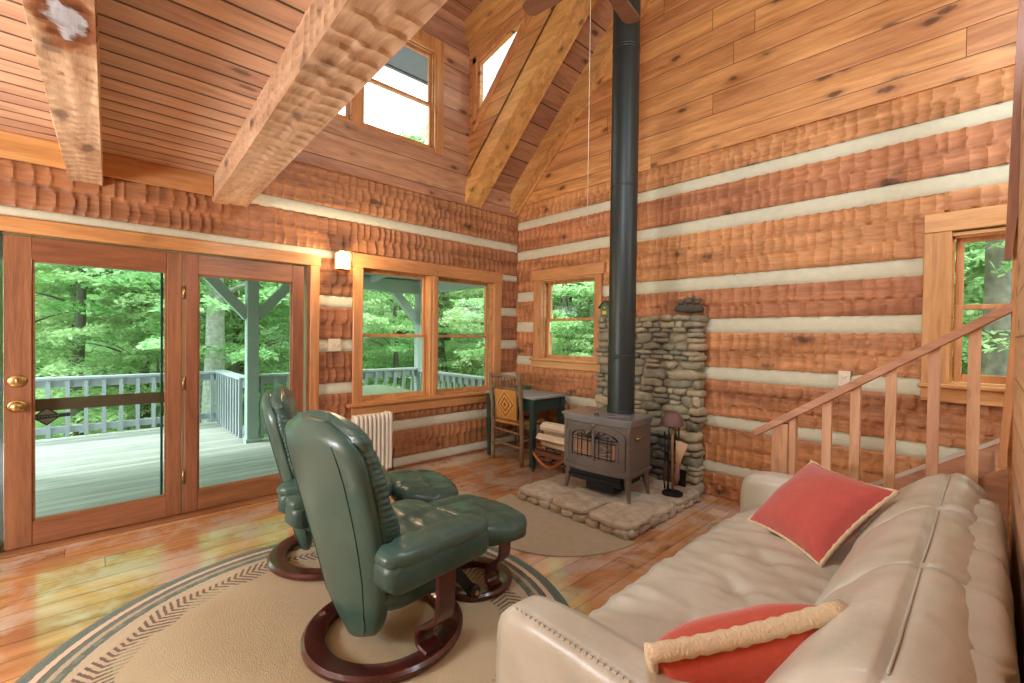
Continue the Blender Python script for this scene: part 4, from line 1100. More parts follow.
mb.build('arms', M['black_iron'], to, True); mb = MB(); mb.pillow((0,0,.17), (.07,.03,.16), (6,5,8), 2.4); mb.build('grip', plain('rust_iron', (92,58,46), .7), to, True)
# carved bears and birdhouse on the stone wall
mb = MB(); rock(mb, (0,0,.03), (.26,.12,.07), 3.3, rough=.14)
cb = mb.build('bear_carving', M['stone'], None, 60, (2.36,-.09,1.655)); tag(cb, 'carved row of dark bears on a rock at the top of the stone wall', 'carving')
for i, (bx, s_) in enumerate(((-.075,.85),(.0,1.0),(.075,.8))):
    b = MB(); b.pillow((bx,0,.075*s_+.03), (.080*s_,.05*s_,.060*s_), (6,5,5), 2.3); b.pillow((bx+.042*s_,-.005,.105*s_+.02), (.036*s_,.034*s_,.034*s_), (4,4,4), 2.2)
    for lx in (-.025,.025): b.tube([(bx+lx*s_,0,.06*s_+.02),(bx+lx*s_,0,.03)], .011*s_, 6)
    for e in (-.008,.008): b.pillow((bx+.040*s_,e,.124*s_+.02), (.012,.010,.012), (2,2,2), 2)
    b.build('bear', plain('dark_bear', (96,84,72), .7), cb, True)
bh = empty('birdhouse', (1.465,-.10,1.640), math.radians(12), 'tiny green birdhouse on the left end of the stone wall', 'birdhouse')
G = plain('birdhouse_green', (84,112,72), .6)
mb = MB(); mb.prism([(-.045,0),(.045,0),(.045,.10),(0,.15),(-.045,.10)], (0,.08,0), (0,-.04,0), (1,0,0), (0,0,1)); mb.build('box', G, bh)
mb = MB(); mb.bar((-.068,0,.082),(0,0,.158), .11, .010, up=(0,0,1)); mb.bar((.068,0,.082),(0,0,.158), .11, .010, up=(0,0,1)); mb.build('roof', plain('birdhouse_roof', (62,66,48), .7), bh)
mb = MB(); mb.b2((-.022,-.046,.015), (.022,-.040,.05)); mb.prism([(-.013,.085),(0,.072),(.013,.085),(0,.098)], (0,.006,0), (0,-.046,0), (1,0,0), (0,0,1)); mb.build('door', plain('birdhouse_yellow', (206,182,96), .6), bh)
# ------------------------------------------------------------------ firewood rack with wood
RXC, RYC = 1.19, -.52
rk = empty('log_rack', (RXC,RYC,0), 0, 'low iron rack with copper strap holding firewood beside the desk', 'log rack')
mb = MB()
for x in (-.20,.20):
    for y in (-.14,.14):
        mb.tube([(x*1.12,y,0),(x,y,.06),(x*.92,y,.12)], .008, 6)
for y in (-.14,.14): mb.tube([(-.24,y,.40),(-.235,y,.26),(-.20,y,.16),(-.1,y,.125),(.1,y,.125),(.20,y,.16),(.235,y,.26),(.24,y,.40)], .008, 6)
for x in (-.2,0,.2): mb.tube([(x,-.14,.135),(x,.14,.135)], .007, 6)
mb.tube([(-.18,-.15,.245),(.16,-.15,.245)], .008, 6); mb.tube([(-.02,-.15,.245),(-.02,-.17,.285),(.10,-.17,.285),(.10,-.15,.245)], .007, 6)
mb.build('frame', M['black_iron'], rk, True)
mb = MB(); mb.strap([(-.21+.42*i/14,-.158-.01*math.sin(PI*i/14),.20-.11*math.sin(PI*i/14)) for i in range(15)], .035, .006, (0,.3,1)); mb.build('copper_strap', plain('copper', (168,96,62), .4, .8), rk, 40)
WM = wood('split_wood', (212,188,152), (244,234,214), 'X', rough=.8, knots=0, vary=.3); WB = wood('wood_bark', (112,76,52), (160,118,86), 'X', rough=.9, knots=0, vary=.2)
spots = [(-.085,.195,.055,1),(.015,.19,.05,0),(.10,.20,.05,1),(-.05,.285,.055,0),(.055,.285,.055,0),(-.10,.36,.05,0),(.0,.375,.055,0),(.095,.37,.05,1),(-.055,.455,.05,0),(.045,.46,.05,0)]
nm = ['lowest front bark-covered','lowest middle pale','lowest rear bark-covered','second-row front pale','second-row rear pale','third-row front pale','third-row middle pale','third-row rear bark-covered','topmost front pale','topmost rear pale']
rnd = random.Random(9)
for i, (y, z, r_, bk) in enumerate(spots):
    mb = MB(); n = rnd.choice([4,5,9,5]); rr = [r_*rnd.uniform(.8,1.15) for _ in range(n)]; ph = rnd.uniform(0,6)
    prof = [(math.cos(ph+2*PI*q/n)*rr[q], math.sin(ph+2*PI*q/n)*rr[q]*.9) for q in range(n)]
    a = rnd.uniform(-.16,.16); b_ = rnd.uniform(-.06,.06); L_ = rnd.uniform(.34,.44); sh_ = rnd.uniform(-.03,.03)
    N0 = 8
    def PL(q, j): 
        t = -.5+q/(N0-1); c_, s_ = prof[j % n]; w_ = 1+.10*noise.noise((q*1.1+i*5, j*2.3, 1))
        return (sh_+L_*t, c_*w_+a*L_*t, s_*w_+b_*L_*t)
    mb.quadgrid(PL, N0, n+1); mb.poly([PL(0,j) for j in range(n)]); mb.poly([PL(N0-1,j) for j in range(n)][::-1])
    o = mb.build('firewood', WB if bk else WM, None, False, (RXC,RYC+y,z+.005)); tag(o, '%s piece of split firewood in the rack by the stove' % nm[i], 'firewood', 'firewood in the rack')
# ------------------------------------------------------------------ desk and twig chair
dk = empty('writing_desk', (.55,-.36,0), 0, 'dark green wooden desk with a grey top in the corner', 'desk')
mb = MB(); mb.b2((-.41,-.275,.735), (.40,.27,.765), .006); mb.build('desk_top', M['desk_top'], dk)
mb = MB(); mb.b2((-.37,-.24,.60), (.355,-.22,.735)); mb.b2((-.37,.215,.60), (.355,.235,.735)); mb.b2((-.37,-.24,.60), (-.35,.235,.735)); mb.b2((.335,-.24,.60), (.355,.235,.735)); mb.build('apron', M['desk_green'], dk)
for sx in (-.365,.345):
    for sy in (-.235,.225):
        mb = MB(); mb.prism([(-.03,-.03),(.03,-.03),(.03,.03),(-.03,.03)], (0,0,.735), (sx,sy,0), (1,0,0), (0,1,0))
        mb.v = [(sx+(x-sx)*(.75+.25*min(1,z/.6)), sy+(y-sy)*(.75+.25*min(1,z/.6)), z) for x,y,z in mb.v]; mb.build('leg', M['desk_green'], dk)
mb = MB(); mb.b2((-.09,-.06,0), (.09,.06,.035), .004); o = mb.build('storage_box', plain('box_green', (72,104,84), .6), None, False, (.30,-.16,.766)); tag(o, 'small green box lying at the back of the desk', 'box')
tw = empty('twig_chair', (.53,-.44,0), math.radians(3), 'rustic twig chair with a diamond-woven back, pulled up to the green desk', 'chair')
lean = lambda z: -.205-.05*max(0,(z-.45)/.55)-.005
for sx in (-1,1):
    mb = MB(); mb.tube([(sx*.225+.004*math.sin(i*1.7+sx), lean(1.0*i/14)+.003*math.sin(i*2.3), 1.0*i/14) for i in range(15)], [.025+.002*math.sin(i*1.3) for i in range(15)], 10); mb.build('back_post', M['twig'], tw, True)
    mb = MB(); mb.tube([(sx*.205,.19,0),(sx*.207,.192,.22),(sx*.205,.19,.46)], [.02,.019,.021], 10); mb.build('front_leg', M['twig'], tw, True)
    mb = MB()
    for z in (.14,.26): mb.tube([(sx*.22,-.205,z),(sx*.207,.19,z-.01)], .013, 8)
    mb.build('side_stretcher', M['twig'], tw, True)
mb = MB()
for z in (.19,.34): mb.tube([(-.22,lean(z),z+.02),(0,lean(z),z+.006),(.22,lean(z),z-.006)], .014, 8)
mb.build('rear_stretcher', M['twig'], tw, True)
mb = MB(); mb.tube([(-.205,.19,.22),(.205,.19,.23)], .014, 8); mb.build('front_stretcher', M['twig'], tw, True)
mb = MB(); mb.tube([(-.222,lean(.975),.962),(0,lean(.97)-.012,.972),(.222,lean(.965),.955)], .018, 10); mb.tube([(-.222,lean(.84),.835),(0,lean(.84)-.01,.838),(.222,lean(.84),.83)], .014, 8)
for i in range(7): mb.tube([(-.15+.05*i,lean(.84)-.008,.838),(-.13+.045*i,lean(.96)-.008,.965)], .007, 6)
mb.build('top_rail', M['twig'], tw, True)
def diamond_mat():
    t = NT('diamond_weave'); co = t.obj(); sp = t.n('ShaderNodeSeparateXYZ', inp={0: co}).outputs
    ax_ = t.math('ABSOLUTE', t.math('DIVIDE', sp[0], .155)); az = t.math('ABSOLUTE', t.math('DIVIDE', t.math('SUBTRACT', sp[2], .65), .175))
    s_ = t.math('ADD', ax_, az)
    c = t.ramp(s_, [(0,(120,84,44)),(.16,(222,170,84)),(.34,(126,88,46)),(.50,(228,180,98)),(.66,(140,98,52)),(.80,(218,164,82)),(1.0,(206,150,70))], 'CONSTANT')
    # ramp only reaches 1: outer corners
    st_ = t.math('SINE', t.math('MULTIPLY', sp[2], 420.0))
    c = t.mix(t.math('MULTIPLY', t.math('GREATER_THAN', t.math('SINE', t.math('MULTIPLY', sp[0], 210.0)), .55), .35), c, lin((150,100,48)))
    t.pbsdf(c, .85, t.bump(st_, .4, .004)); return t.m
mb = MB(); n = 10
def PB(i, j): return (-.155+.31*i/n, lean(.5+.32*j/n)-.006-.014*math.sin(PI*i/n), .49+.325*j/n)
def PB2(i, j): return (-.155+.31*i/n, lean(.5+.32*j/n)+.020-.014*math.sin(PI*i/n), .49+.325*j/n)
mb.quadgrid(PB, n+1, n+1); mb.quadgrid(PB2, n+1, n+1, True); mb.build('woven_back_panel', diamond_mat(), tw, True)
mb = MB()
for x in (-.165,.165): mb.tube([(x,lean(.47),.46),(x,lean(.84),.84)], .009, 8)
mb.tube([(-.22,lean(.48),.478),(.22,lean(.48),.478)], .012, 8); mb.build('panel_stile', M['twig'], tw, True)
mb = MB(); mb.pillow((0,-.005,.445), (.455,.43,.045), (18,18,4), 6, disp=lambda p,n: .004*math.sin(p.y*220)*(abs(p.x) > abs(p.y))+.004*math.sin(p.x*220)*(abs(p.x) <= abs(p.y))-(.012*math.exp(-(p.length/.14)**2) if n.z > .3 else 0)); mb.build('rush_seat', M['rush'], tw, True)
# ------------------------------------------------------------------ radiator
ra = empty('oil_radiator', (.17,-2.10,0), 0, 'cream oil-filled radiator with fins, under the double window', 'radiator')
for i in range(8):
    mb = MB(); y = -.155+i*.043
    mb.pillow((0,y,.36), (.135,.034,.58), (6,5,14), 6)
    mb.build('fin', M['white_metal'], ra, True)
mb = MB(); mb.b2((-.065,.165,.10), (.065,.205,.655), .012); mb.build('control_panel', M['white_metal'], ra)
for y in (-.128,.132):
    mb = MB(); mb.b2((-.09,y-.013,.03), (.09,y+.013,.08), .004)
    for x in (-.08,.08): mb.tube([(x,y-.018,.025),(x,y+.018,.025)], .025, 12)
    mb.build('caster_foot', M['plate'], ra, 40)
mb = MB(); mb.tube([(.24,-1.88,.30),(.20,-1.875,.20),(.17,-1.86,.09),(.16,-1.83,.02),(.13,-1.80,.006),(.08,-1.83,.006),(.05,-1.80,.03),(.022,-1.77,.20)], .0045, 6)
mb.v = [(x-.06 if i < 0 else x, y, z) for i, (x,y,z) in enumerate(mb.v)]
tag(mb.build('radiator_cord', M['black_iron'], None, True), 'black power cord trailing from the cream radiator', 'cord')
# ------------------------------------------------------------------ sconce, switch, outlet
la = empty('wall_sconce', (0.0,-2.345,2.10), 0, 'small lit glass wall lamp between the doors and the double window', 'wall lamp')
mb = MB(); mb.b2((0,-.05,-.03), (.025,.05,.085), .004); mb.b2((.02,-.055,.078), (.135,.055,.09), .003); mb.b2((.02,-.055,-.085), (.135,.055,-.077), .003)
for y in (-.052,.052):
    for x in (.025,.13): mb.b2((x-.004,y-.004,-.08), (x+.004,y+.004,.085))
mb.build('frame', plain('sconce_brass', (150,116,70), .4, .8), la)
mb = MB(); mb.b2((.032,-.047,-.075), (.124,.047,.076), .004); mb.build('lamp_shade', M['lampglass'], la)
def plate(name, wall, a, z, w, h, label, cat, n):
    e = empty(name, (0.006,a,z) if wall == 'left' else (a,-.006,z), 0 if wall == 'left' else -PI/2, label, cat)
    mb = MB(); mb.box((.003,0,0), (.008,w,h), None, .003); mb.build('plate', M['plate'], e)
    for i in range(n):
        mb = MB(); y = (i-(n-1)/2)*.046
        if cat == 'light switch': mb.box((.012,y,0), (.012,.010,.024), None, .002)
        else:
            for dz in (-.02,.02): mb.lathe([(0,.010),(.015,.010),(.017,.007)], (0,0,0), 14); q = len(mb.v)-14*3; mb.v[q:] = [(.001+zz, y+xx, dz+yy) for xx,yy,zz in mb.v[q:]]
        mb.build('toggle' if cat == 'light switch' else 'socket', M['plate'], e)
    return e
plate('light_switch', 'left', -2.385, 1.31, .118, .118, 'ivory double light switch on the chinking below the wall lamp', 'light switch', 2)
plate('power_outlet', 'back', 3.515, 1.132, .075, .115, 'ivory power outlet on the chinking above the stair handrail', 'outlet', 1)
# ------------------------------------------------------------------ stair and railing
sr = empty('staircase', (3.5,-.5,0), 0, 'pine staircase rising along the back wall behind the sofa', 'staircase')
def S_(p): return (p[0]-3.5, p[1]+.5, p[2])
NX, RUN, RISE = 3.50, .268, .19
for i in range(5):
    x = NX+RUN*i; z = RISE*(i+1)
    mb = MB(); mb.b2(S_((x-.025,-.93,z-.03)), S_((x+RUN+.01,-.052,z)), .004); mb.build('tread', M['stair_rail'], sr)
    mb = MB(); mb.b2(S_((x,-.93,z-RISE)), S_((x+.018,-.052,z-.03))); mb.build('riser', M['riser'], sr)
sl = RISE/RUN
mb = MB(); mb.bar(S_((NX-.1,-.038,.391+.70*(NX-.1-3.689))), S_((4.85,-.038,.391+.70*(4.85-3.689))), .034, .022); mb.build('skirt_cap', M['riser'], sr)
mb = MB(); zt = lambda x: .391+.70*(x-3.689)
mb.prism([(NX-.12,0),(NX+.2,0),(4.9,zt(4.9)-.30),(4.9,zt(4.9)),(NX-.12,max(.1,zt(NX-.12)))], (0,.022,0), Vector((-3.5,.450,0)), (1,0,0), (0,0,1)); mb.build('wall_skirt', M['stair_rail'], sr)
mb = MB(); mb.prism([(NX-.12,0),(NX+.2,0),(4.32,zt(4.32)-.32),(4.32,zt(4.32)),(NX-.12,max(.1,zt(NX-.12)))], (0,.03,0), Vector((-3.5,-.46,0)), (1,0,0), (0,0,1)); mb.build('stringer', M['stair_rail'], sr)
rl = empty('stair_railing', (3.4,-.98,0), 0, 'pine stair railing with square balusters behind the sofa', 'railing')
def R_(p): return (p[0]-3.4, p[1]+.98, p[2])
hz = lambda x: .845+.703*(x-3.243)
mb = MB(); mb.bar(R_((3.235,-.98,hz(3.235)-.02)), R_((4.335,-.98,hz(4.335)-.02)), .085, .042, bev=.005); mb.build('handrail', M['stair_rail'], rl)
mb = MB(); mb.b2(R_((3.335,-1.012,0)), R_((3.425,-.94,hz(3.38)-.035)), .005); mb.b2(R_((3.425,-1.0,0)), R_((3.462,-.95,hz(3.445)-.035)), .003); mb.build('newel_post', M['stair'], rl)
for x in (3.615,3.745,3.895,4.06,4.20):
    mb = MB(); mb.prism([(x-.022,zt(x)-.05),(x+.022,zt(x)-.03),(x+.022,hz(x+.022)-.03),(x-.022,hz(x-.022)-.03)], (0,.036,0), Vector((-3.4,-.018,0)), (1,0,0), (0,0,1)); mb.build('baluster', M['stair'], rl)
# corner boards where the stair wall begins
cbp = empty('stair_post', (4.33,-1.0,0), 0, 'brown corner post with a leaning trim board at the right edge', 'post')
def K_(pts, y0, y1): 
    m_ = MB(); m_.prism([(a-4.33,b) for a,b in pts], (0,y1-y0,0), Vector((0,y0+1.0,0)), (1,0,0), (0,0,1)); return m_
K_([(4.283,.835),(4.308,.835),(4.345,1.43),(4.375,1.95),(4.33,1.95),(4.313,1.43)], -1.03, -.955).build('trim_board', M['trim'], cbp)
K_([(4.288,1.80),(4.311,1.80),(4.325,1.985),(4.42,1.985),(4.42,4.6),(4.345,4.6)], -1.0, -.93).build('corner_board', M['door'], cbp)
K_([(4.315,.02),(4.332,.02),(4.332,1.99),(4.315,1.99)], -.95, -.90).build('inner_board', M['rafter'], cbp)
# ------------------------------------------------------------------ ceiling fan
FZ = 3.9
fn = empty('ceiling_fan', (2.37,-1.55,FZ), math.radians(99), 'wooden ceiling fan high by the stovepipe, two blade tips in view', 'ceiling fan')
mb = MB(); mb.lathe([(0,-.06),(.06,-.055),(.10,-.03),(.115,.02),(.11,.10),(.06,.13),(.02,.14)], (0,0,0), 24); mb.build('motor', plain('fan_bronze', (96,76,58), .35, .7), fn, 40)
mb = MB(); mb.tube([(0,0,.13),(0,0,1.75)], .014, 10); mb.build('down_rod', plain('fan_bronze_rod', (96,76,58), .35, .7), fn, True)
for k in range(4):
    R = RZ(PI/2*k); mb = MB()
    mb.prism([(.13,-.02),(.20,-.052),(.36,-.064),(.56,-.070),(.600,-.052),(.610,-.035),(.610,.035),(.600,.052),(.56,.070),(.36,.064),(.20,.052),(.13,.02)], (0,0,.010), (0,0,0), (1,0,0), (0,1,0))
    mb.v = [tuple(R@(RX(math.radians(10))@Vector(p))) for p in mb.v]; bl = mb.build('blade', M['fan_blade'], fn)
    mb = MB(); mb.bar((.08,0,.0), (.19,0,-.004), .035, .010); mb.v = [tuple(R@Vector(p)) for p in mb.v]; mb.build('blade_bracket', plain('fan_bracket', (96,76,58), .35, .7), bl)
mb = MB(); mb.tube([(.0,0,-.06),(.0,0,-1.74)], .002, 6); mb.v = [tuple(RZ(-math.radians(99))@(Vector(p)+Vector((.02,-.10,0)))) for p in mb.v]; mb.build('pull_cord', plain('white_cord', (214,200,176), .7), fn, True)
# ------------------------------------------------------------------ outside: deck, porch, railings
mb = MB(); mb.b2((-2.66,-7.4,-.13), (-.2,.34,-.05)); mb.b2((-4.45,-7.4,-.13), (-2.66,-2.46,-.05)); dkk = mb.build('deck_floor', M['deck']); tag(dkk, kind='structure')
def railing(name, p0, p1, label, mat, n, ztop=.80):
    p0, p1 = Vector(p0), Vector(p1); d = (p1-p0); L = d.length; d.normalize(); nx = Vector((-d.y,d.x,0))
    e = empty(name, tuple(p0), math.atan2(d.y,d.x), label, 'railing', 'deck railings')
    mb = MB(); mb.b2((0,-.075,ztop-.038), (L,.075,ztop), .006); mb.build('cap_rail', M[mat], e)
    mb = MB(); mb.b2((0,-.02,ztop-.14), (L,.02,ztop-.04)); mb.build('upper_rail', M[mat], e)
    mb = MB(); mb.b2((0,-.02,.085), (L,.02,.175)); mb.build('lower_rail', M[mat], e)
    for i in range(n):
        x = L*(i+.5)/n; mb = MB(); mb.b2((x-.022,-.062,.03), (x+.022,-.02,ztop-.045)); mb.build('baluster', M[mat], e)
    return e
railing('deck_railing', (-4.30,-7.3,-.05), (-4.30,-2.55,-.05), 'pale painted railing at the far edge of the open deck', 'rail_white', 26, .84)
railing('deck_railing', (-4.30,-2.53,-.05), (-2.66,-2.53,-.05), 'short railing running from the open deck back to the porch post', 'rail_white', 10, .86)
railing('deck_railing', (-2.57,-2.44,-.05), (-2.57,.05,-.05), 'green-grey railing between the two porch posts', 'deck_paint', 15, .90)
railing('deck_railing', (-2.50,.12,-.05), (-.22,.12,-.05), 'railing at the side of the porch seen through the right window sash', 'deck_paint', 14, .86)
def porch_post(x, y, label, arms):
    e = empty('porch_post', (x,y,-.05), 0, label, 'post', 'porch posts')
    mb = MB(); mb.b2((-.07,-.07,0), (.07,.07,2.18), .006); mb.build('shaft', M['deck_paint'], e)
    for dx, dy in arms:
        mb = MB(); mb.bar((dx*.05,dy*.05,1.68), (dx*.50,dy*.50,2.19), .10, .12, up=(0,0,1)); mb.build('knee_brace', M['deck_paint'], e)
    mb = MB(); mb.b2((-.085,-.085,0), (.085,.085,.05)); mb.build('base_plate', M['deck_paint'], e)
porch_post(-2.55, -2.48, 'porch post with two knee braces, seen through the right-hand door', ((0,-1),(0,1)))
porch_post(-2.55, .12, 'corner porch post seen through the double window', ((0,-1),(1,0)))
porch_post(-2.55, -5.4, 'porch post beyond the left side of the doors', ((0,-1),(0,1)))
pr = empty('porch_roof', (0,0,0), kind='structure')
mb = MB(); mb.b2((-2.63,-7.4,2.12), (-2.47,.20,2.32), .006); mb.b2((-2.5,.05,2.12), (-.2,.19,2.32), .006); mb.build('header_beam', M['deck_paint'], pr)
mb = MB(); mb.prism([(-.2,2.62),(-2.95,2.30),(-2.95,2.35),(-.2,2.68)], (0,7.9,0), (0,-7.4,0), (1,0,0), (0,0,1)); mb.build('roof_boards', M['porch_ceiling'], pr)
for i in range(9):
    y = -7.0+i*.88; mb = MB(); mb.prism([(-.2,2.60),(-2.85,2.29),(-2.85,2.19),(-.2,2.48)], (0,.045,0), (0,y,0), (1,0,0), (0,0,1)); mb.build('roof_rafter', M['deck_paint'], pr)
# outside table seen through the double window
tb = empty('porch_table', (-.78,-1.78,-.05), 0, 'pale green flat-topped table on the porch outside the double window', 'table')
TG = plain('pale_green_top', (226,238,216), .5, nz=.05)
mb = MB(); mb.b2((-.52,-.55,.765), (.42,.53,.80), .008); mb.build('table_top', TG, tb)
for x in (-.44,.34):
    for y in (-.47,.45): mb = MB(); mb.b2((x-.03,y-.03,0), (x+.03,y+.03,.765)); mb.build('leg', TG, tb)
mb = MB(); mb.b2((-.46,-.49,.69), (.36,.47,.765)); mb.build('apron', TG, tb)
# ------------------------------------------------------------------ woods
def ground_z(x, y):
    r = math.hypot(x-2, y+2); k = max(0, r-6)
    return -1.5+.16*k+.006*k*k*.5+.5*noise.noise((x*.12, y*.12, 3))
t = NT('forest_floor'); co = t.obj(); n = t.noise(co, .9, 6, .7); n2 = t.noise(co, 7, 4, .7)
t.pbsdf(t.mix(n2, t.ramp(n, [(.35,(74,104,56)),(.55,(112,150,84)),(.7,(120,104,70))]), lin((150,186,120))), .95, t.bump(n2, .8, .1))
M['forest'] = t.m
mb = MB(); NX_, NY_ = 70, 70
mb.quadgrid(lambda i, j: (lambda x, y: (x, y, ground_z(x, y)))(-46+62*i/NX_, -20+62*j/NY_), NX_+1, NY_+1)
# leave the house footprint low
mb.v = [(x, y, min(z, -1.2) if (x > -6 and x < 9 and y < 3) else z) for x, y, z in mb.v]
tag(mb.build('ground', M['forest'], None, True), kind='structure')
def leaf_mat(name, c1, c2):
    t = NT(name); g = t.n('ShaderNodeNewGeometry').outputs['Random Per Island']
    rn = t.n('ShaderNodeObjectInfo').outputs['Random']
    col = t.ramp(g, [(0,c1),(1,c2)])
    col = t.n('ShaderNodeHueSaturation', inp={'Hue': t.math('ADD', .485, t.math('MULTIPLY', rn, .03)), 'Saturation': 1.0, 'Value': t.math('ADD', .8, t.math('MULTIPLY', rn, .4)), 'Color': col}).outputs[0]
    d = t.n('ShaderNodeBsdfDiffuse', inp={0: col}); tr = t.n('ShaderNodeBsdfTranslucent', inp={0: col})
    mx = t.n('ShaderNodeMixShader', inp={0: .45, 1: d.outputs[0], 2: tr.outputs[0]}); t.t.links.new(mx.outputs[0], t.out.inputs[0]); return t.m
M['leaf'] = leaf_mat('leaves', (148,188,134), (200,226,178)); M['leaf_pale'] = leaf_mat('pale_leaves', (178,208,156), (222,236,196))
M['bark'] = plain('bark', (96,92,84), .9, nz=.35, bump=.6, bscale=9); M['bark_pale'] = plain('pale_bark', (160,158,152), .9, nz=.75, bump=.6, bscale=46)
M['bark_grey'] = plain('grey_bark', (112,108,100), .9, nz=.7, bump=.6, bscale=30)
rnd = random.Random(21)
def leaf_mesh(name, h0, h1, R, nspray, nleaf, size, mat, seed):
    r = random.Random(seed); v = []; f = []
    for s_ in range(nspray):
        q = r.random(); z = h0+(h1-h0)*q; rr = R*(1-.55*max(0,(q-.35)/.65)**1.5)*math.sqrt(r.random()); a = r.uniform(0, 2*PI)
        c = Vector((rr*math.cos(a), rr*math.sin(a), z)); ax = r.uniform(.5,1.2)*R*.34; ay = ax*r.uniform(.45,.8); da = a+r.uniform(-.6,.6)
        droop = r.uniform(.05,.35)
        for l in range(nleaf):
            t = math.sqrt(r.random()); b = r.uniform(0, 2*PI)
            lx, ly = ax*t*math.cos(b), ay*t*math.sin(b)
            p = c+Vector((lx*math.cos(da)-ly*math.sin(da), lx*math.sin(da)+ly*math.cos(da), -droop*t*t*ax+r.uniform(-.07,.07)))
            sz = size*r.uniform(.6,1.25); u = Vector((r.uniform(-1,1), r.uniform(-1,1), r.uniform(-.45,.35))).normalized()
            w = u.cross(Vector((r.uniform(-.5,.5), r.uniform(-.5,.5), 1))).normalized()
            k = len(v); v += [tuple(p-u*sz), tuple(p+w*sz*.5-u*sz*.1), tuple(p+u*sz), tuple(p-w*sz*.5-u*sz*.1)]; f.append((k,k+1,k+2,k+3))
    me = bpy.data.meshes.new(name); me.from_pydata(v, [], f); me.update(); me.materials.append(mat); return me
def trunk_mesh(name, h, r0, mat, seed, limbs=7, straight=.25):
    r = random.Random(seed); mb = MB(); P = []; x = y = 0
    for i in range(13):
        P.append((x, y, h*i/12)); x += r.uniform(-straight,straight)*.35; y += r.uniform(-straight,straight)*.35
    mb.tube(P, [r0*(1-.8*i/12)*(1.35 if i == 0 else 1) for i in range(13)], 10)
    for l in range(limbs):
        i = r.randint(3, 11); p = Vector(P[i]); a = r.uniform(0,2*PI); L = r.uniform(.8,2.0)*(1.15-i/14)
        mb.tube([p, p+Vector((math.cos(a)*L*.5, math.sin(a)*L*.5, L*.22)), p+Vector((math.cos(a)*L, math.sin(a)*L, L*.35))], [r0*.28, r0*.18, r0*.07], 6)
    me = bpy.data.meshes.new(name); me.from_pydata(mb.v, [], mb.f); me.update(); me.materials.append(mat)
    for p in me.polygons: p.use_smooth = True
    return me
LM = [leaf_mesh('foliage_a', .6, 7.5, 2.3, 76, 240, .064, M['leaf'], 1), leaf_mesh('foliage_b', .9, 8.2, 2.6, 78, 240, .068, M['leaf_pale'], 2),
      leaf_mesh('foliage_c', .3, 5.0, 2.0, 66, 210, .06, M['leaf_pale'], 3), leaf_mesh('foliage_d', 2.5, 10.0, 2.8, 78, 240, .078, M['leaf'], 4)]
TM = [trunk_mesh('trunk_a', 7.2, .11, M['bark'], 1), trunk_mesh('trunk_b', 8.0, .14, M['bark'], 2), trunk_mesh('trunk_c', 4.8, .07, M['bark_grey'], 3), trunk_mesh('trunk_d', 10.0, .17, M['bark_grey'], 4)]
KIND = ['mid green leafy tree in the woods beyond the deck', 'pale green leafy tree in the woods beyond the deck', 'low bushy sapling in the woods beyond the deck', 'tall dark green tree in the woods beyond the deck']
def tree(x, y, k, s=1.0, label=None, trunk=None, dz=0, name='forest_tree', foliage=True):
    e = empty(name, (x, y, ground_z(x, y)-.1+dz), rnd.uniform(0, 2*PI), label or KIND[k], 'tree', None if label else 'trees beyond the deck, '+['mid green','pale green','saplings','tall'][k])
    e.scale = (s, s, s*rnd.uniform(.92,1.08))
    if foliage: o = bpy.data.objects.new('foliage', LM[k]); COL.objects.link(o); o.parent = e
    o = bpy.data.objects.new('trunk', trunk or TM[k]); COL.objects.link(o); o.parent = e
    return e
cam = Vector((4.25,-4.08))
count = 0
for ring, (r0, n, ks) in enumerate(((11.3,15,(2,2,2)), (12.0,14,(2,0,2)), (13.5,16,(0,1,2,1)), (17.5,18,(0,1,3,1)), (22.5,18,(0,1,3)), (28.5,17,(3,1,0)))):
    for i in range(n):
        an = math.radians(84+ (186-84)*(i+rnd.uniform(.15,.85))/n); r = r0+rnd.uniform(-1.3,1.3)
        x, y = cam.x+r*math.cos(an), cam.y+r*math.sin(an)
        if -7.6 < x < 9 and -10 < y < 4.2: continue
        tree(x, y, rnd.choice(ks), rnd.uniform(.8,1.15)*(.84 if 138 < math.degrees(an) < 172 else 1)*(.62 if ring == 0 else 1 if ring < 4 else 1.12)); count += 1
def dirpt(px, r):
    an = math.radians(90)-(-.8156+math.atan((px-512)/450.09)); return cam.x+r*math.cos(an), cam.y+r*math.sin(an)
x, y = dirpt(215, 10.6); tree(x, y, 3, .95, 'pale mottled trunk standing just beyond the deck railing', trunk_mesh('trunk_birch', 9, .23, M['bark_pale'], 8, 4, .1))
x, y = dirpt(995, 9.5); tree(x, y, 3, 1.0, 'thick grey trunk outside the window by the stair', trunk_mesh('trunk_grey', 10, .23, M['bark_grey'], 9, 3, .12))
x, y = dirpt(70, 15); tree(x, y, 1, 1.0, 'pale green tree leaning in beyond the left door', None)
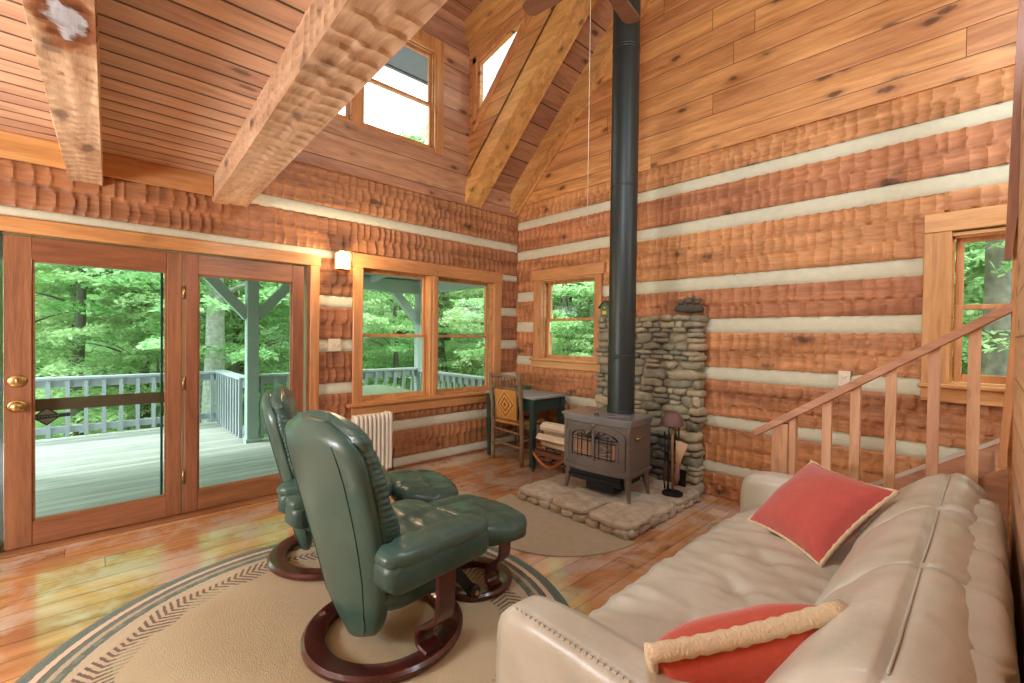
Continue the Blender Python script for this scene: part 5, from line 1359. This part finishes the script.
# ------------------------------------------------------------------ light, world, camera
w = bpy.data.worlds.new('sky'); SC.world = w; w.use_nodes = True
bg = w.node_tree.nodes['Background']; bg.inputs[0].default_value = (.90,.96,1.0,1); bg.inputs[1].default_value = 4.2
def lamp(name, ty, loc, energy, color, size=.2, rot=None):
    l = bpy.data.lights.new(name, ty); l.energy = energy; l.color = color
    if ty == 'POINT': l.shadow_soft_size = size
    if ty == 'AREA': l.size = size
    if ty == 'SUN': l.angle = size
    o = bpy.data.objects.new(name, l); COL.objects.link(o); o.location = loc
    if rot: o.rotation_euler = rot
    return o
lamp('sun', 'SUN', (0,0,10), 4.0, (1,.98,.93), math.radians(12), (math.radians(38), math.radians(-22), 0))
lamp('sconce_bulb', 'POINT', (.17,-2.345,2.10), 20, (1,.72,.42), .04)
W_ = (.84,.98,1.08)
lamp('hearth_fill', 'POINT', (3.2,-2.85,3.05), 50, (.85,.98,1.1), .2)  # added fill above the view, brightens hearth and sofa; no fixture
lamp('gable_fill', 'POINT', (4.9,-1.9,4.0), 60, (.9,1,1.08), .2)  # added fill for the gable wall, no real lamp there
lamp('loft_fill', 'POINT', (4.3,-4.6,4.4), 70, (.9,1,1.08), .3)  # unseen fill light added up in the loft
lamp('room_fill', 'POINT', (1.7,-6.1,1.45), 190, W_, .3)  # added fill behind the camera, brightens sofa and back wall
lamp('stair_fill', 'POINT', (5.5,-.7,2.9), 45, W_, .25)  # unseen fill added beyond the stair wall
f = 450.09; yaw, pitch, roll = -.81560, -.01302, .01218
Fw = Vector((math.sin(yaw)*math.cos(pitch), math.cos(yaw)*math.cos(pitch), math.sin(pitch)))
rt = Vector((math.cos(yaw), -math.sin(yaw), 0)); up = rt.cross(Fw)
r1 = rt*math.cos(roll)+up*math.sin(roll); u1 = up*math.cos(roll)-rt*math.sin(roll)
cd = bpy.data.cameras.new('camera'); cd.sensor_width = 36; cd.lens = 36*f/1024; cd.clip_start = .02; cd.clip_end = 200
co_ = bpy.data.objects.new('camera', cd); COL.objects.link(co_)
Rm = Matrix((r1, u1, -Fw)).transposed().to_4x4(); Rm.translation = Vector((4.25,-4.08,1.42)); co_.matrix_world = Rm
SC.camera = co_
vs = SC.view_settings; vs.view_transform = 'Standard'; vs.look = 'None'; vs.gamma = 1; vs.use_curve_mapping = False; vs.exposure = 0.42
SC.cycles.use_denoising = True
try: SC.cycles.denoiser = 'OPENIMAGEDENOISE'
except Exception: pass
SC.cycles.max_bounces = 10; SC.cycles.diffuse_bounces = 5; SC.cycles.transparent_max_bounces = 12; SC.cycles.sample_clamp_indirect = 8
